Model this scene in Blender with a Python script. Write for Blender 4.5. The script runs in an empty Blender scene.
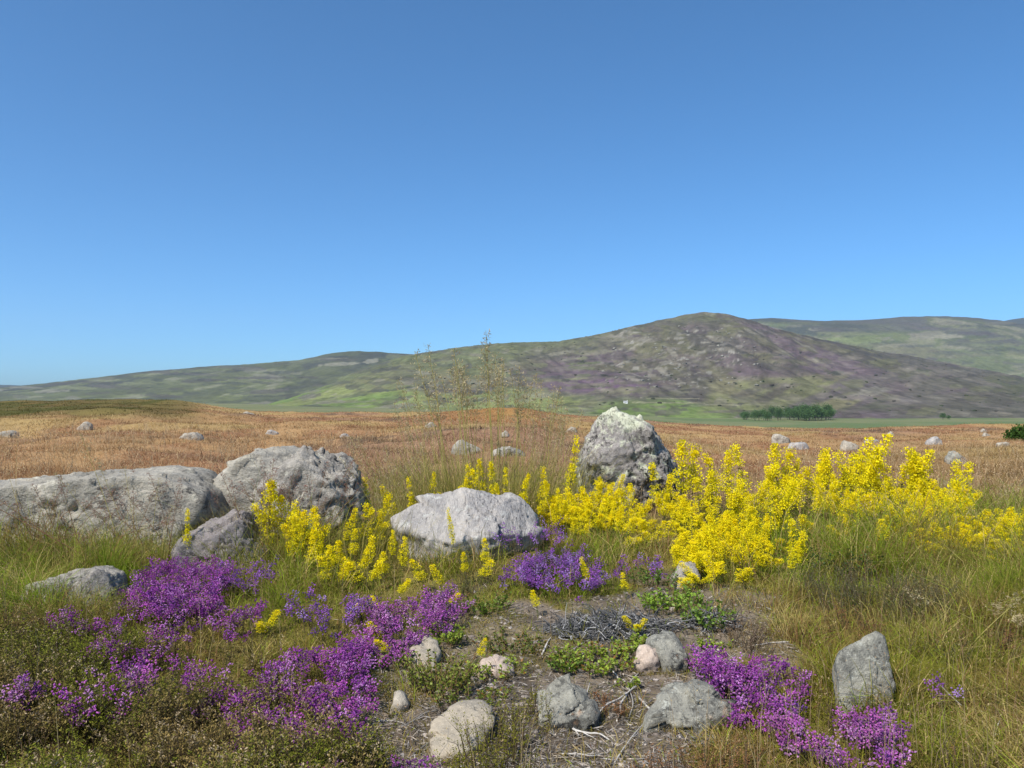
import bpy, bmesh, math
import numpy as np

rng = np.random.default_rng(11)
PI = math.pi
C = bpy.context.scene.collection
EYE, F, CX, HY = 1.0, 796.0, 512.0, 400.0      # eye height (m), focal length in px, principal column, horizon row

# ----------------------------------------------------------------------------- noise
def _hash(ix, iy, iz, seed):
    h = (ix.astype(np.int64) * 374761393 + iy.astype(np.int64) * 668265263 + iz.astype(np.int64) * 2147483647 + seed * 974634213) & 0xFFFFFFFF
    h = ((h ^ (h >> 13)) * 1274126177) & 0xFFFFFFFF
    h = h ^ (h >> 16)
    return (h & 0xFFFF) / 65535.0

def vnoise(x, y, z=None, seed=0):
    x = np.asarray(x, float); y = np.asarray(y, float)
    z = np.zeros_like(x) if z is None else np.asarray(z, float)
    ix, iy, iz = np.floor(x), np.floor(y), np.floor(z)
    fx, fy, fz = x - ix, y - iy, z - iz
    fx, fy, fz = [f * f * (3 - 2 * f) for f in (fx, fy, fz)]
    r = 0
    for dx in (0, 1):
        wx = fx if dx else 1 - fx
        for dy in (0, 1):
            wy = fy if dy else 1 - fy
            for dz in (0, 1):
                wz = fz if dz else 1 - fz
                r = r + wx * wy * wz * _hash(ix + dx, iy + dy, iz + dz, seed)
    return r

def fbm(x, y, z=None, seed=0, o=4, g=0.5):
    s, a, t = 0, 1.0, 0.0
    for k in range(o):
        f = 2.03 ** k
        s = s + a * vnoise(np.asarray(x) * f, np.asarray(y) * f, None if z is None else np.asarray(z) * f, seed + 17 * k)
        t += a; a *= g
    return s / t

def sstep(a, b, x):
    t = np.clip((x - a) / (b - a), 0, 1)
    return t * t * (3 - 2 * t)

def mix(a, b, t):
    a = np.asarray(a, float); b = np.asarray(b, float); t = np.asarray(t, float)
    return a * (1 - t[..., None]) + b * t[..., None]

# ----------------------------------------------------------------------------- ground shape
RIM = 60.0
_rim = np.array([(-600, 404), (-100, 402), (0, 402.5), (60, 400), (120, 399), (180, 402), (230, 408), (260, 411), (330, 412), (400, 413), (450, 410.5),
                 (490, 408.5), (530, 410), (560, 415), (620, 419), (690, 424), (760, 428.5), (840, 429.5), (920, 427), (1000, 425), (1060, 424), (1600, 420)], float)
_val = np.array([(-600, -3), (200, -5), (400, -9), (560, -13.5), (700, -20), (1600, -20.5)], float)

def U(x, y):
    return np.where(y > 0.3, CX + F * x / np.maximum(y, 0.3), np.where(x > 0, 1600.0, -600.0))

def H(x, y):
    x = np.asarray(x, float); y = np.asarray(y, float)
    r = np.hypot(x, y); d = np.maximum(y, 0.6 * r)
    u = np.clip(U(x, y), -600, 1600)
    zr = EYE + (HY - np.interp(u, _rim[:, 0], _rim[:, 1])) * RIM / F
    zv = np.interp(u, _val[:, 0], _val[:, 1])
    near = (fbm(x / 0.9, y / 0.9, seed=3, o=3) - 0.5) * 0.13 + (fbm(x / 0.14, y / 0.14, seed=5, o=2) - 0.5) * 0.02
    und = (fbm(x / 7, y / 7, seed=9, o=3) - 0.5) * 0.55 * sstep(9, 20, d)
    und = und + (fbm(x / 1.3, y / 1.3, seed=29, o=2) - 0.5) * 0.22 * sstep(8, 14, d)
    t = np.clip((d - 7.5) / (RIM - 7.5), 0, 1)
    z = near * sstep(80, 40, d) + und * sstep(RIM * 1.15, RIM * 0.8, d) + zr * t + 0.35 * (fbm(x / 5, y / 5, seed=31, o=3) - .5) * sstep(40, 60, d) * sstep(90, 60, d)
    s = np.clip((d - RIM) / 260.0, 0, 1)
    z = np.where(d > RIM, z + (zv - zr) * s ** 0.8, z)
    return z

def gp(px, py):
    """point of the ground seen at a place in the photo (first hit of the sight line)"""
    px = np.asarray(px, float); py = np.asarray(py, float)
    d = EYE * F / np.maximum(py - HY, 3.0)
    for _ in range(12):
        z = H((px - CX) / F * d, d)
        dn = (EYE - z) * F / np.maximum(py - HY, 3.0)
        d = np.clip(0.5 * d + 0.5 * dn, 0.8, 55)
    x = (px - CX) / F * d
    return x, d, H(x, d)

# ----------------------------------------------------------------------------- mesh helpers
def prop(o, label=None, cat=None, group=None, kind=None):
    if label: o['label'] = label
    if cat: o['category'] = cat
    if group: o['group'] = group
    if kind: o['kind'] = kind
    return o

def make_mesh(name, V, T, Cc=None, smooth=False):
    V = np.asarray(V, np.float32).reshape(-1, 3); T = np.asarray(T, np.int32).reshape(-1, 3)
    me = bpy.data.meshes.new(name)
    me.vertices.add(len(V)); me.vertices.foreach_set('co', V.ravel())
    me.loops.add(len(T) * 3); me.loops.foreach_set('vertex_index', T.ravel())
    me.polygons.add(len(T))
    me.polygons.foreach_set('loop_start', np.arange(0, len(T) * 3, 3, dtype=np.int32))
    me.polygons.foreach_set('loop_total', np.full(len(T), 3, np.int32))
    me.polygons.foreach_set('use_smooth', np.full(len(T), smooth, bool))
    me.update(calc_edges=True)
    if Cc is not None:
        a = me.attributes.new('Col', 'FLOAT_COLOR', 'POINT')
        c = np.ones((len(V), 4), np.float32); c[:, :3] = Cc
        a.data.foreach_set('color', c.ravel())
    return me

def link(name, me, mat=None, parent=None):
    o = bpy.data.objects.new(name, me); C.objects.link(o)
    if mat is not None and not me.materials: me.materials.append(mat)
    if parent is not None: o.parent = parent
    return o

def empty(name, loc, rz=0.0, sc=1.0):
    o = bpy.data.objects.new(name, None); C.objects.link(o)
    o.location = loc; o.rotation_euler = (0, 0, rz); o.scale = (sc, sc, sc); o.empty_display_size = 0.05
    return o

class Acc:
    def __init__(s): s.V, s.T, s.C, s.n = [], [], [], 0
    def add(s, V, T, Cc):
        V = np.asarray(V, float).reshape(-1, 3); T = np.asarray(T).reshape(-1, 3)
        Cc = np.broadcast_to(np.asarray(Cc, float), V.shape)
        s.V.append(V); s.T.append(T + s.n); s.C.append(Cc); s.n += len(V)
    def mesh(s, name, smooth=False):
        return make_mesh(name, np.concatenate(s.V), np.concatenate(s.T), np.concatenate(s.C), smooth)

def unit(v): return v / np.maximum(np.linalg.norm(v, axis=-1, keepdims=True), 1e-9)

def blades(acc, P, h, w, cb, ct, lean=0.4, az=None):
    """tapering bent grass leaves, 5 vertices each"""
    n = len(P)
    h = np.broadcast_to(h, n); w = np.broadcast_to(w, n); lean = np.broadcast_to(lean, n)
    a = rng.uniform(0, 2 * PI, n); b = rng.uniform(0, 2 * PI, n) if az is None else az
    S = np.stack([np.cos(a), np.sin(a), 0 * a], 1); L = np.stack([np.cos(b), np.sin(b), 0 * b], 1)
    def at(t): return P + np.array([0, 0, 1.0]) * (h * t * (1 - 0.35 * np.minimum(lean, 1.2) * t))[:, None] + L * (h * lean * t * t)[:, None]
    w2 = (w * 0.5)[:, None]
    p0, p1, p2 = at(0.0), at(0.55), at(1.0)
    V = np.stack([p0 - S * w2, p0 + S * w2, p1 - S * w2 * .8, p1 + S * w2 * .8, p2], 1)
    T = np.array([[0, 1, 3], [0, 3, 2], [2, 3, 4]])
    Ti = (np.arange(n) * 5)[:, None, None] + T[None]
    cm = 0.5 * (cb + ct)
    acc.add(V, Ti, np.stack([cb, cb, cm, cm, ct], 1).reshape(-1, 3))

def leaves(acc, P, D, ln, wd, col, jit=0.12):
    """small pointed leaves: base P, direction D"""
    n = len(P)
    D = unit(D); R = unit(np.cross(D, rng.normal(size=(n, 3))))
    ln = np.broadcast_to(ln, n)[:, None]; wd = np.broadcast_to(wd, n)[:, None]
    V = np.stack([P, P + D * ln * .5 + R * wd * .5, P + D * ln, P + D * ln * .5 - R * wd * .5], 1)
    Ti = (np.arange(n) * 4)[:, None, None] + np.array([[0, 1, 2], [0, 2, 3]])[None]
    col = np.broadcast_to(col, (n, 3)) * rng.uniform(1 - jit, 1 + jit, (n, 1))
    acc.add(V, Ti, np.repeat(col, 4, 0))

def bells(acc, P, D, ln, wd, col):
    """small closed flower bells"""
    n = len(P); D = unit(D); R = unit(np.cross(D, rng.normal(size=(n, 3)))); Q = np.cross(D, R)
    ln = np.broadcast_to(ln, n)[:, None]; wd = np.broadcast_to(wd, n)[:, None] * .5
    m = P + D * ln * .4
    V = np.stack([P, m + R * wd, m + Q * wd, m - R * wd, m - Q * wd, P + D * ln], 1)
    T = np.array([[0, 2, 1], [0, 3, 2], [0, 4, 3], [0, 1, 4], [5, 1, 2], [5, 2, 3], [5, 3, 4], [5, 4, 1]])
    Ti = (np.arange(n) * 6)[:, None, None] + T[None]
    acc.add(V, Ti, np.repeat(np.broadcast_to(col, (n, 3)), 6, 0))

def tube(acc, pts, rad, col, sides=5):
    pts = np.asarray(pts, float); n = len(pts)
    rad = np.broadcast_to(rad, n)
    t = unit(np.gradient(pts, axis=0)); ref = np.array([0.31, 0.17, 0.93]) if abs(t[0, 2]) < .9 else np.array([1.0, .1, 0])
    a = unit(np.cross(t, ref)); b = np.cross(t, a)
    ang = np.arange(sides) * 2 * PI / sides
    V = pts[:, None] + rad[:, None, None] * (np.cos(ang)[None, :, None] * a[:, None] + np.sin(ang)[None, :, None] * b[:, None])
    V = np.concatenate([V.reshape(-1, 3), pts[:1], pts[-1:]])
    T = []
    for i in range(n - 1):
        for k in range(sides):
            k2 = (k + 1) % sides
            q = [i * sides + k, i * sides + k2, (i + 1) * sides + k2, (i + 1) * sides + k]
            T += [[q[0], q[1], q[2]], [q[0], q[2], q[3]]]
    for k in range(sides):
        k2 = (k + 1) % sides
        T += [[n * sides, k2, k], [n * sides + 1, (n - 1) * sides + k, (n - 1) * sides + k2]]
    acc.add(V, T, col)

# ----------------------------------------------------------------------------- materials
def nt(name):
    m = bpy.data.materials.new(name); m.use_nodes = True
    t = m.node_tree; t.nodes.clear()
    return m, t, t.nodes, t.links

def mat_col(name, rough=0.8, transl=0.0, var=0.0, vscale=8.0, bump=0.0, bscale=30.0, spec=0.2):
    """colour held by the mesh, broken up by fine noise"""
    m, t, N, L = nt(name)
    out = N.new('ShaderNodeOutputMaterial'); p = N.new('ShaderNodeBsdfPrincipled')
    at = N.new('ShaderNodeAttribute'); at.attribute_name = 'Col'
    p.inputs['Roughness'].default_value = rough; p.inputs['Specular IOR Level'].default_value = spec
    csock = at.outputs['Color']
    if var or bump: tc = N.new('ShaderNodeTexCoord')
    if var:
        nz = N.new('ShaderNodeTexNoise'); nz.inputs['Scale'].default_value = vscale; nz.inputs['Detail'].default_value = 8; nz.inputs['Roughness'].default_value = .7
        L.new(tc.outputs['Object'], nz.inputs['Vector'])
        mr = N.new('ShaderNodeMapRange'); mr.inputs['From Min'].default_value = .3; mr.inputs['From Max'].default_value = .7
        mr.inputs['To Min'].default_value = 1 - var; mr.inputs['To Max'].default_value = 1 + var
        L.new(nz.outputs['Fac'], mr.inputs['Value'])
        vm = N.new('ShaderNodeVectorMath'); vm.operation = 'SCALE'
        L.new(csock, vm.inputs[0]); L.new(mr.outputs['Result'], vm.inputs['Scale']); csock = vm.outputs['Vector']
    L.new(csock, p.inputs['Base Color'])
    if bump:
        nb = N.new('ShaderNodeTexNoise'); nb.inputs['Scale'].default_value = bscale; nb.inputs['Detail'].default_value = 6
        L.new(tc.outputs['Object'], nb.inputs['Vector'])
        bp = N.new('ShaderNodeBump'); bp.inputs['Strength'].default_value = bump; bp.inputs['Distance'].default_value = 1.0 / bscale
        L.new(nb.outputs['Fac'], bp.inputs['Height']); L.new(bp.outputs['Normal'], p.inputs['Normal'])
    if transl:
        tr = N.new('ShaderNodeBsdfTranslucent'); mx = N.new('ShaderNodeMixShader'); mx.inputs['Fac'].default_value = transl
        L.new(csock, tr.inputs['Color']); L.new(p.outputs['BSDF'], mx.inputs[1]); L.new(tr.outputs['BSDF'], mx.inputs[2])
        L.new(mx.outputs['Shader'], out.inputs['Surface'])
    else:
        L.new(p.outputs['BSDF'], out.inputs['Surface'])
    return m

def mat_rock(name, a, b, dark, lichen, scale=1.0, dark_amt=0.5, lich_amt=0.5, top_lichen=0.0, streak=(1, 1, 1), bump=0.6, rust=0.0):
    m, t, N, L = nt(name)
    out = N.new('ShaderNodeOutputMaterial'); p = N.new('ShaderNodeBsdfPrincipled')
    p.inputs['Roughness'].default_value = .9; p.inputs['Specular IOR Level'].default_value = .2
    tc = N.new('ShaderNodeTexCoord'); mp = N.new('ShaderNodeMapping'); mp.inputs['Scale'].default_value = streak
    L.new(tc.outputs['Object'], mp.inputs['Vector'])
    def noise(s, det=6, rough=.65, src=None):
        n = N.new('ShaderNodeTexNoise'); n.inputs['Scale'].default_value = s * scale; n.inputs['Detail'].default_value = det; n.inputs['Roughness'].default_value = rough
        L.new((src or mp.outputs['Vector']), n.inputs['Vector']); return n.outputs['Fac']
    def ramp(f, lo, hi):
        r = N.new('ShaderNodeMapRange'); r.interpolation_type = 'SMOOTHSTEP'
        r.inputs['From Min'].default_value = lo; r.inputs['From Max'].default_value = hi; L.new(f, r.inputs['Value']); return r.outputs['Result']
    def mixc(f, c1, c2):
        x = N.new('ShaderNodeMix'); x.data_type = 'RGBA'
        L.new(f, x.inputs['Factor'])
        for c, i in ((c1, 6), (c2, 7)):
            if isinstance(c, tuple): x.inputs[i].default_value = (*c, 1)
            else: L.new(c, x.inputs[i])
        return x.outputs[2]
    def mul(f, g):
        q = N.new('ShaderNodeMath'); q.operation = 'MULTIPLY'
        L.new(f, q.inputs[0])
        if isinstance(g, float): q.inputs[1].default_value = g
        else: L.new(g, q.inputs[1])
        return q.outputs[0]
    big = noise(3.2, 4)
    col = mixc(ramp(big, .38, .62), a, b)
    fine = noise(38, 4, .8)
    col = mixc(mul(ramp(fine, .5, .66), .55), col, tuple(c * 1.45 for c in a))
    if lich_amt:
        f = mul(ramp(noise(9, 8, .75, tc.outputs['Object']), .64 - .16 * lich_amt, .68 - .1 * lich_amt), .8)
        col = mixc(f, col, lichen)
    if top_lichen:
        g = N.new('ShaderNodeSeparateXYZ'); L.new(tc.outputs['Generated'], g.inputs[0])
        ad = N.new('ShaderNodeMath'); ad.operation = 'ADD'; L.new(g.outputs['Z'], ad.inputs[0]); L.new(mul(noise(6, 6), .5), ad.inputs[1])
        col = mixc(mul(ramp(ad.outputs[0], 1.06, 1.16), top_lichen), col, lichen)
    sp = noise(17, 9, .8)
    pat = ramp(noise(2.3, 3), .4, .62)
    sp2 = ramp(sp, .56 - .06 * dark_amt, .64 - .06 * dark_amt)
    q = N.new('ShaderNodeMath'); q.operation = 'MULTIPLY_ADD'; L.new(pat, q.inputs[0]); q.inputs[1].default_value = .75; q.inputs[2].default_value = .25
    col = mixc(mul(mul(sp2, q.outputs[0]), min(1., .55 + .5 * dark_amt)), col, dark)
    if rust:
        col = mixc(mul(ramp(noise(4.5, 5, .6, tc.outputs['Object']), .6, .68), rust), col, (.36, .19, .09))
    L.new(col, p.inputs['Base Color'])
    bp = N.new('ShaderNodeBump'); bp.inputs['Strength'].default_value = bump; bp.inputs['Distance'].default_value = .03 / scale
    ad = N.new('ShaderNodeMath'); ad.operation = 'MULTIPLY_ADD'; L.new(fine, ad.inputs[0]); ad.inputs[1].default_value = .5; L.new(noise(13, 8, .7), ad.inputs[2])
    L.new(ad.outputs[0], bp.inputs['Height']); L.new(bp.outputs['Normal'], p.inputs['Normal'])
    L.new(p.outputs['BSDF'], out.inputs['Surface'])
    return m

M_ground = mat_col('moor_soil', .95, var=.28, vscale=14, bump=.5, bscale=45, spec=.1)
M_hill = mat_col('heather_hillside', .95, var=.36, vscale=.06, spec=.03)
M_grass = mat_col('grass_leaf', .8, transl=.4, spec=.04)
M_dry = mat_col('dry_grass', .85, transl=.4, spec=.04)
M_heath = mat_col('heather_leaf', .85, transl=.3, spec=.04)
M_petal = mat_col('petals', .8, transl=.35, spec=.04)
M_bark = mat_col('dead_wood', .85, var=.3, vscale=60)
M_leaf = mat_col('broad_leaf', .5, transl=.35, spec=.3)
M_tree = mat_col('tree_foliage', .85, transl=.25, spec=.04)

# ----------------------------------------------------------------------------- zones of the foreground (where each kind of ground stands)
def blob(px, py, L):
    r = np.zeros_like(px)
    for (cx, cy, rx, ry, *a) in L:
        q = np.hypot((px - cx) / rx, (py - cy) / ry)
        r = np.maximum(r, (a[0] if a else 1.0) * sstep(1.25, .75, q))
    return r

BARE = [(560, 715, 150, 75), (425, 735, 75, 55), (650, 640, 110, 45), (735, 655, 70, 30, .8), (480, 640, 75, 26, .7), (700, 600, 60, 26, .8), (640, 745, 90, 60), (415, 680, 50, 40, .8), (590, 615, 60, 25)]
HEATH = [(60, 760, 190, 130), (190, 790, 180, 110), (20, 680, 120, 70), (300, 800, 120, 60), (150, 700, 80, 50, .6)]
GREEN = [(110, 585, 110, 50), (20, 600, 60, 45), (520, 600, 110, 35, .5), (860, 545, 150, 45), (1000, 560, 80, 70), (580, 575, 60, 22), (300, 590, 90, 45, .7), (930, 640, 110, 60, .55), (985, 745, 90, 50, .5), (910, 720, 40, 40, .5), (700, 620, 45, 22)]
BROWN = [(860, 630, 60, 22), (800, 640, 120, 45, .6), (720, 790, 110, 45, .8), (760, 620, 70, 22, .5), (330, 620, 60, 20, .5), (960, 700, 120, 60, .15)]

def warp(px, py, x, y):
    k = 1 + (py - 400) / 260.0
    return (px + (fbm(x * 3.1, y * 3.1, seed=41, o=3) - .5) * 70 * k, py + (fbm(x * 3.3, y * 3.3, seed=43, o=3) - .5) * 45 * k)

def moor_col(x, y, u, py, rnd=None):
    n = fbm(x / 2.2, y / 4.0, seed=51, o=4); n2 = fbm(x / 5.5, y / 9.0, seed=53, o=4); n3 = fbm(x / .7, y / 1.2, seed=55, o=3)
    c = mix((.25, .128, .062), (.33, .20, .092), sstep(.4, .62, n))
    c = mix(c, (.24, .14, .085), sstep(.52, .68, n2) * .8)
    c = mix(c, (.12, .08, .05), sstep(.58, .66, n3) * sstep(.45, .6, n2) * .8)
    c = mix(c, (.34, .24, .095), sstep(.54, .66, fbm(x / 3.1, y / 6.0, seed=57, o=3)) * .7)
    # the olive heather cap on the far left rim, the golden rise behind the tall grass
    g = sstep(225, 165, u) * sstep(24, 32, y)
    c = mix(c, (.070, .066, .016), g * (.75 + .25 * sstep(.4, .6, n)))
    g2 = np.exp(-((u - 495) / 55) ** 2) * sstep(25, 40, y)
    c = mix(c, (.30, .15, .035), g2 * .6)
    g3 = sstep(760, 900, u) * sstep(30, 12, y)
    c = mix(c, (.20, .135, .05), g3 * .6)
    return c

def ground_col(x, y):
    u = U(x, y); d = np.maximum(y, .1); py = HY + F * (EYE - H(x, y)) / d
    wx, wy = warp(u, HY + F * EYE / d, x, y)
    n = fbm(x * 5, y * 5, seed=61, o=4)
    soil = mix((.085, .066, .048), (.17, .135, .10), sstep(.35, .65, n))
    turf = mix((.10, .092, .02), (.17, .135, .04), sstep(.35, .65, n))
    c = mix(mix(turf, (.045, .040, .02), blob(wx, wy, HEATH)), soil, blob(wx, wy, BARE))
    c = mix(c, moor_col(x, y, u, py) * .95, sstep(6.2, 8.5, y))
    f = fbm(x / 60, y / 90, seed=63, o=4)
    field = mix((.100, .132, .050), (.145, .155, .070), sstep(.4, .62, f))
    field = mix(field, (.19, .165, .085), sstep(620, 560, u) * .35)
    return mix(c, field, sstep(70, 100, y))

# ----------------------------------------------------------------------------- ground sheet
def build_ground():
    az = np.concatenate([np.linspace(-180, -42, 30)[:-1], np.linspace(-42, 42, 640), np.linspace(42, 180, 30)[1:]]) * PI / 180
    rr = np.concatenate([[0.05], np.geomspace(.5, 9.5, 300), np.geomspace(9.7, 75, 190), np.geomspace(78, 6300, 110)])
    A, R = np.meshgrid(az, rr)
    x = R * np.sin(A); y = R * np.cos(A)
    z = H(x, y)
    n, m = x.shape
    idx = np.arange(n * m).reshape(n, m)
    a, b, c, d = idx[:-1, :-1].ravel(), idx[:-1, 1:].ravel(), idx[1:, 1:].ravel(), idx[1:, :-1].ravel()
    T = np.concatenate([np.stack([a, c, b], 1), np.stack([a, d, c], 1)])
    col = ground_col(x.ravel(), y.ravel())
    me = make_mesh('ground', np.stack([x, y, z], -1), T, col, True)
    o = link('ground', me, M_ground)
    prop(o, 'rust brown moorland ground with bare stony soil in front and green valley floor behind', 'ground', kind='structure')
build_ground()

# ----------------------------------------------------------------------------- hills
def poly_mask(u, v, pts, soft=3.0):
    """soft mask of a convex polygon, clockwise or not"""
    p = np.array(pts, float); c = p.mean(0); r = np.full(u.shape, 1e9)
    for i in range(len(p)):
        a, b = p[i], p[(i + 1) % len(p)]
        nx, ny = b[1] - a[1], a[0] - b[0]; l = math.hypot(nx, ny)
        s = ((c[0] - a[0]) * nx + (c[1] - a[1]) * ny) / l
        dist = ((u - a[0]) * nx + (v - a[1]) * ny) / l * (1 if s > 0 else -1)
        r = np.minimum(r, dist)
    return sstep(-soft, soft, r)

def hill(label, sky, D, d0, zf, dback, seed, paint, rel=.042, cols=900, rows=150, rough=1.0):
    sky = np.array(sky, float)
    u = np.linspace(sky[0, 0], sky[-1, 0], cols)
    s = np.interp(u, sky[:, 0], sky[:, 1])
    k = np.hanning(15); k /= k.sum(); s = np.convolve(np.pad(s, 7, 'edge'), k, 'valid')
    s = s + (fbm(u / 9, 0 * u, seed=seed, o=3) - .5) * 1.6 * rough
    d = np.concatenate([np.linspace(d0, D, rows), np.linspace(D, dback, 14)[1:]])
    UU, DD = np.meshgrid(u, d); SS = np.broadcast_to(s, UU.shape)
    x = (UU - CX) / F * DD
    zf_ = np.interp(UU, _val[:, 0], _val[:, 1]) - 2 if zf is None else np.full(UU.shape, zf)
    zr = EYE + (HY - SS) * D / F
    t = np.clip((DD - d0) / (D - d0), 0, 1)
    g = np.where(DD <= D, np.sin(PI / 2 * t) ** 1.35, 1 - .6 * np.clip((DD - D) / (dback - D), 0, 1) ** 1.5)
    z = zf_ + (zr - zf_) * g
    hh = np.maximum(zr - zf_, 0)
    z = z + hh * rel * 2.2 * (fbm(x / (D * .07), DD / (D * .16), seed=seed + 1, o=5, g=.55) - .5) * np.sin(PI * np.clip(t * .9 + .02, 0, 1)) ** .6 * 2
    gl = np.abs(fbm(x / (D * .035) + DD / (D * .2), DD / (D * .35), seed=seed + 2, o=3) - .5) * 2
    z = z - hh * rel * (1 - gl) ** 3 * np.sin(PI * np.clip(t, 0, 1))
    for _ in range(3):        # the highest sight line of each column is its skyline
        e = ((z - EYE) / DD).max(0); tgt = (HY - s) / F
        kk = np.where(hh[0] > 5, np.clip((tgt * D + EYE - zf_[0]) / np.maximum(e * D + EYE - zf_[0], 1), .3, 3), 1)
        z = zf_ + (z - zf_) * kk[None]
    v = HY - F * (z - EYE) / DD
    col = paint(x, DD, z, UU, v, t)
    n, m = x.shape
    idx = np.arange(n * m).reshape(n, m)
    a, b, c, e = idx[:-1, :-1].ravel(), idx[:-1, 1:].ravel(), idx[1:, 1:].ravel(), idx[1:, :-1].ravel()
    T = np.concatenate([np.stack([a, b, c], 1), np.stack([a, c, e], 1)])
    me = make_mesh('hill', np.stack([x, DD, z], -1), T, col.reshape(-1, 3), True)
    o = link('hill', me, M_hill)
    prop(o, label, 'hill', kind='structure')
    return u, d, z

PURP, DKBR, GRN, PALE, OLIV, BLOOM = (.100, .074, .080), (.064, .058, .048), (.108, .118, .052), (.22, .20, .16), (.100, .094, .052), (.125, .075, .115)

def patches(c, u, v, n, box, pal, wr, hr, seed, slope=0.0, soft=.5, dens=None):
    """mosaic of burnt, grazed and stony patches"""
    rs = np.random.default_rng(seed); pal = np.array(pal)
    for k in range(n):
        cu, cv = rs.uniform(box[0], box[2]), rs.uniform(box[1], box[3])
        if dens is not None and rs.random() > dens(cu, cv): continue
        a, b = rs.uniform(*wr) * rs.uniform(.5, 1), rs.uniform(*hr); sl = slope * rs.uniform(-.3, 1) + rs.normal() * .06
        kk = (np.abs(u - cu) < a * 1.6) & (np.abs(v - cv) < b * 1.6 + a * abs(sl) * 1.6)
        if not kk.any(): continue
        uu, vv = u[kk] - cu, v[kk] - cv - sl * (u[kk] - cu)
        w = np.hypot(uu / a, vv / b) + (fbm(u[kk] / 4.0, v[kk] / 2.0, seed=seed + 3, o=3) - .5) * 1.1
        c[kk] = mix(c[kk], pal[rs.integers(len(pal))] * rs.uniform(.8, 1.2), sstep(1.05, .9, w) * soft * rs.uniform(.5, 1.4))
    return c

def paint_main(x, d, z, u, v, t):
    n1 = fbm(x / 190, d / 480, seed=71, o=6, g=.6); n2 = fbm(x / 75, d / 170, seed=73, o=5, g=.65); n3 = fbm(x / 26, d / 70, seed=75, o=4, g=.65); n4 = fbm(x / 120 - d / 900, d / 300, seed=77, o=5, g=.6)
    c = mix(PURP, DKBR, sstep(.4, .6, n1))
    c = mix(c, OLIV, sstep(.5, .62, n2) * .8)
    left = sstep(600, 500, u + (v - 350) * 1.2)
    c = mix(c, mix(GRN, (.13, .125, .062), sstep(.42, .6, n4)), left * sstep(.34, .5, n1) * .9)
    c = mix(c, (.085, .085, .06), left * sstep(.55, .66, n2) * .7)
    c = mix(c, GRN, np.exp(-((u - 560) / 70) ** 2) * sstep(355, 340, v) * .6)
    # grass along the foot, purple bloom above it
    foot = sstep(391, 402, v + (n2 - .5) * 22 - (u - 600) * .03)
    c = mix(c, mix((.115, .16, .045), (.165, .185, .065), sstep(.4, .6, n4)), foot * sstep(800, 700, u + (n1 - .5) * 60))
    c = mix(c, BLOOM, np.exp(-((u - 600) / 62) ** 2 - ((v - 384) / 10) ** 2) * .9)
    # burnt and grown strips on the lower right flank
    g = poly_mask(u, v, [(715, 380), (845, 376), (800, 412), (700, 412)], 6)
    c = mix(c, mix((.125, .13, .055), (.17, .155, .085), sstep(.4, .6, n2)), g * .85)
    for q, cc in (([(728, 396), (775, 379), (790, 381), (742, 398)], (.066, .058, .046)), ([(752, 402), (785, 383), (796, 384), (768, 403)], (.066, .058, .046)),
                  ([(780, 410), (850, 376), (905, 374), (905, 384), (815, 411)], (.088, .075, .07)), ([(800, 410), (850, 392), (880, 390), (845, 410)], (.14, .13, .065)),
                  ([(835, 398), (880, 385), (897, 388), (862, 400)], (.17, .155, .125)), ([(850, 411), (890, 396), (930, 398), (900, 413)], (.062, .062, .04)),
                  ([(880, 404), (925, 388), (960, 390), (935, 405)], (.12, .1, .095))):
        c = mix(c, cc, poly_mask(u, v, q, 2.0) * .85)
    right = sstep(860, 940, u)
    c = mix(c, mix((.075, .07, .05), (.12, .105, .09), sstep(.42, .6, n2)), right * .8)
    c = mix(c, (.06, .068, .035), right * sstep(.55, .63, n4) * .8)
    c = patches(c, u, v, 420, (560, 325, 1060, 418), [(.135, .12, .09), (.055, .048, .038), (.11, .11, .055), (.095, .072, .074), (.145, .13, .10), (.062, .062, .038), (.10, .09, .076)], (6, 30), (1.4, 4.2), 601, -.12, .42)
    c = patches(c, u, v, 200, (300, 345, 600, 412), [(.13, .13, .07), (.075, .072, .055), (.105, .12, .055), (.155, .145, .105), (.06, .06, .05)], (6, 26), (1.0, 2.8), 603, -.14, .6)
    c = patches(c, u, v, 110, (612, 330, 740, 388), [(.20, .185, .15), (.17, .16, .13), (.22, .205, .175)], (1.5, 6), (.6, 1.6), 605, -.3, .6)
    c = patches(c, u, v, 90, (560, 320, 860, 410), [(.045, .042, .034), (.05, .05, .036)], (2, 10), (.6, 1.6), 615, -.2, .7)
    for (u0, u1, v0, w_) in ((632, 705, 402.3, .7), (705, 780, 404.5, .5), (640, 700, 398, .4)):
        c = mix(c, (.20, .19, .12), sstep(w_, w_ * .5, np.abs(v - v0 - .012 * (u - u0))) * (u > u0) * (u < u1) * .8)
    # crags and scree
    sc = sstep(.60, .68, n3) * sstep(.46, .58, n4) * sstep(400, 385, v) * sstep(560, 640, u) * sstep(900, 780, u)
    c = mix(c, PALE, sc * .5)
    c = mix(c, (.20, .18, .14), sstep(.66, .72, n3) * sstep(.5, .6, n2) * .5)
    c = mix(c, GRN, np.exp(-((u - 690) / 50) ** 2 - ((v - 318) / 7) ** 2) * .5)
    return mix(c, np.array([.10, .092, .07]) + 0 * c, .12 + 0 * x) * (.55 + .9 * fbm(x / 14, d / 45, seed=79, o=4, g=.7))[..., None]

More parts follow.
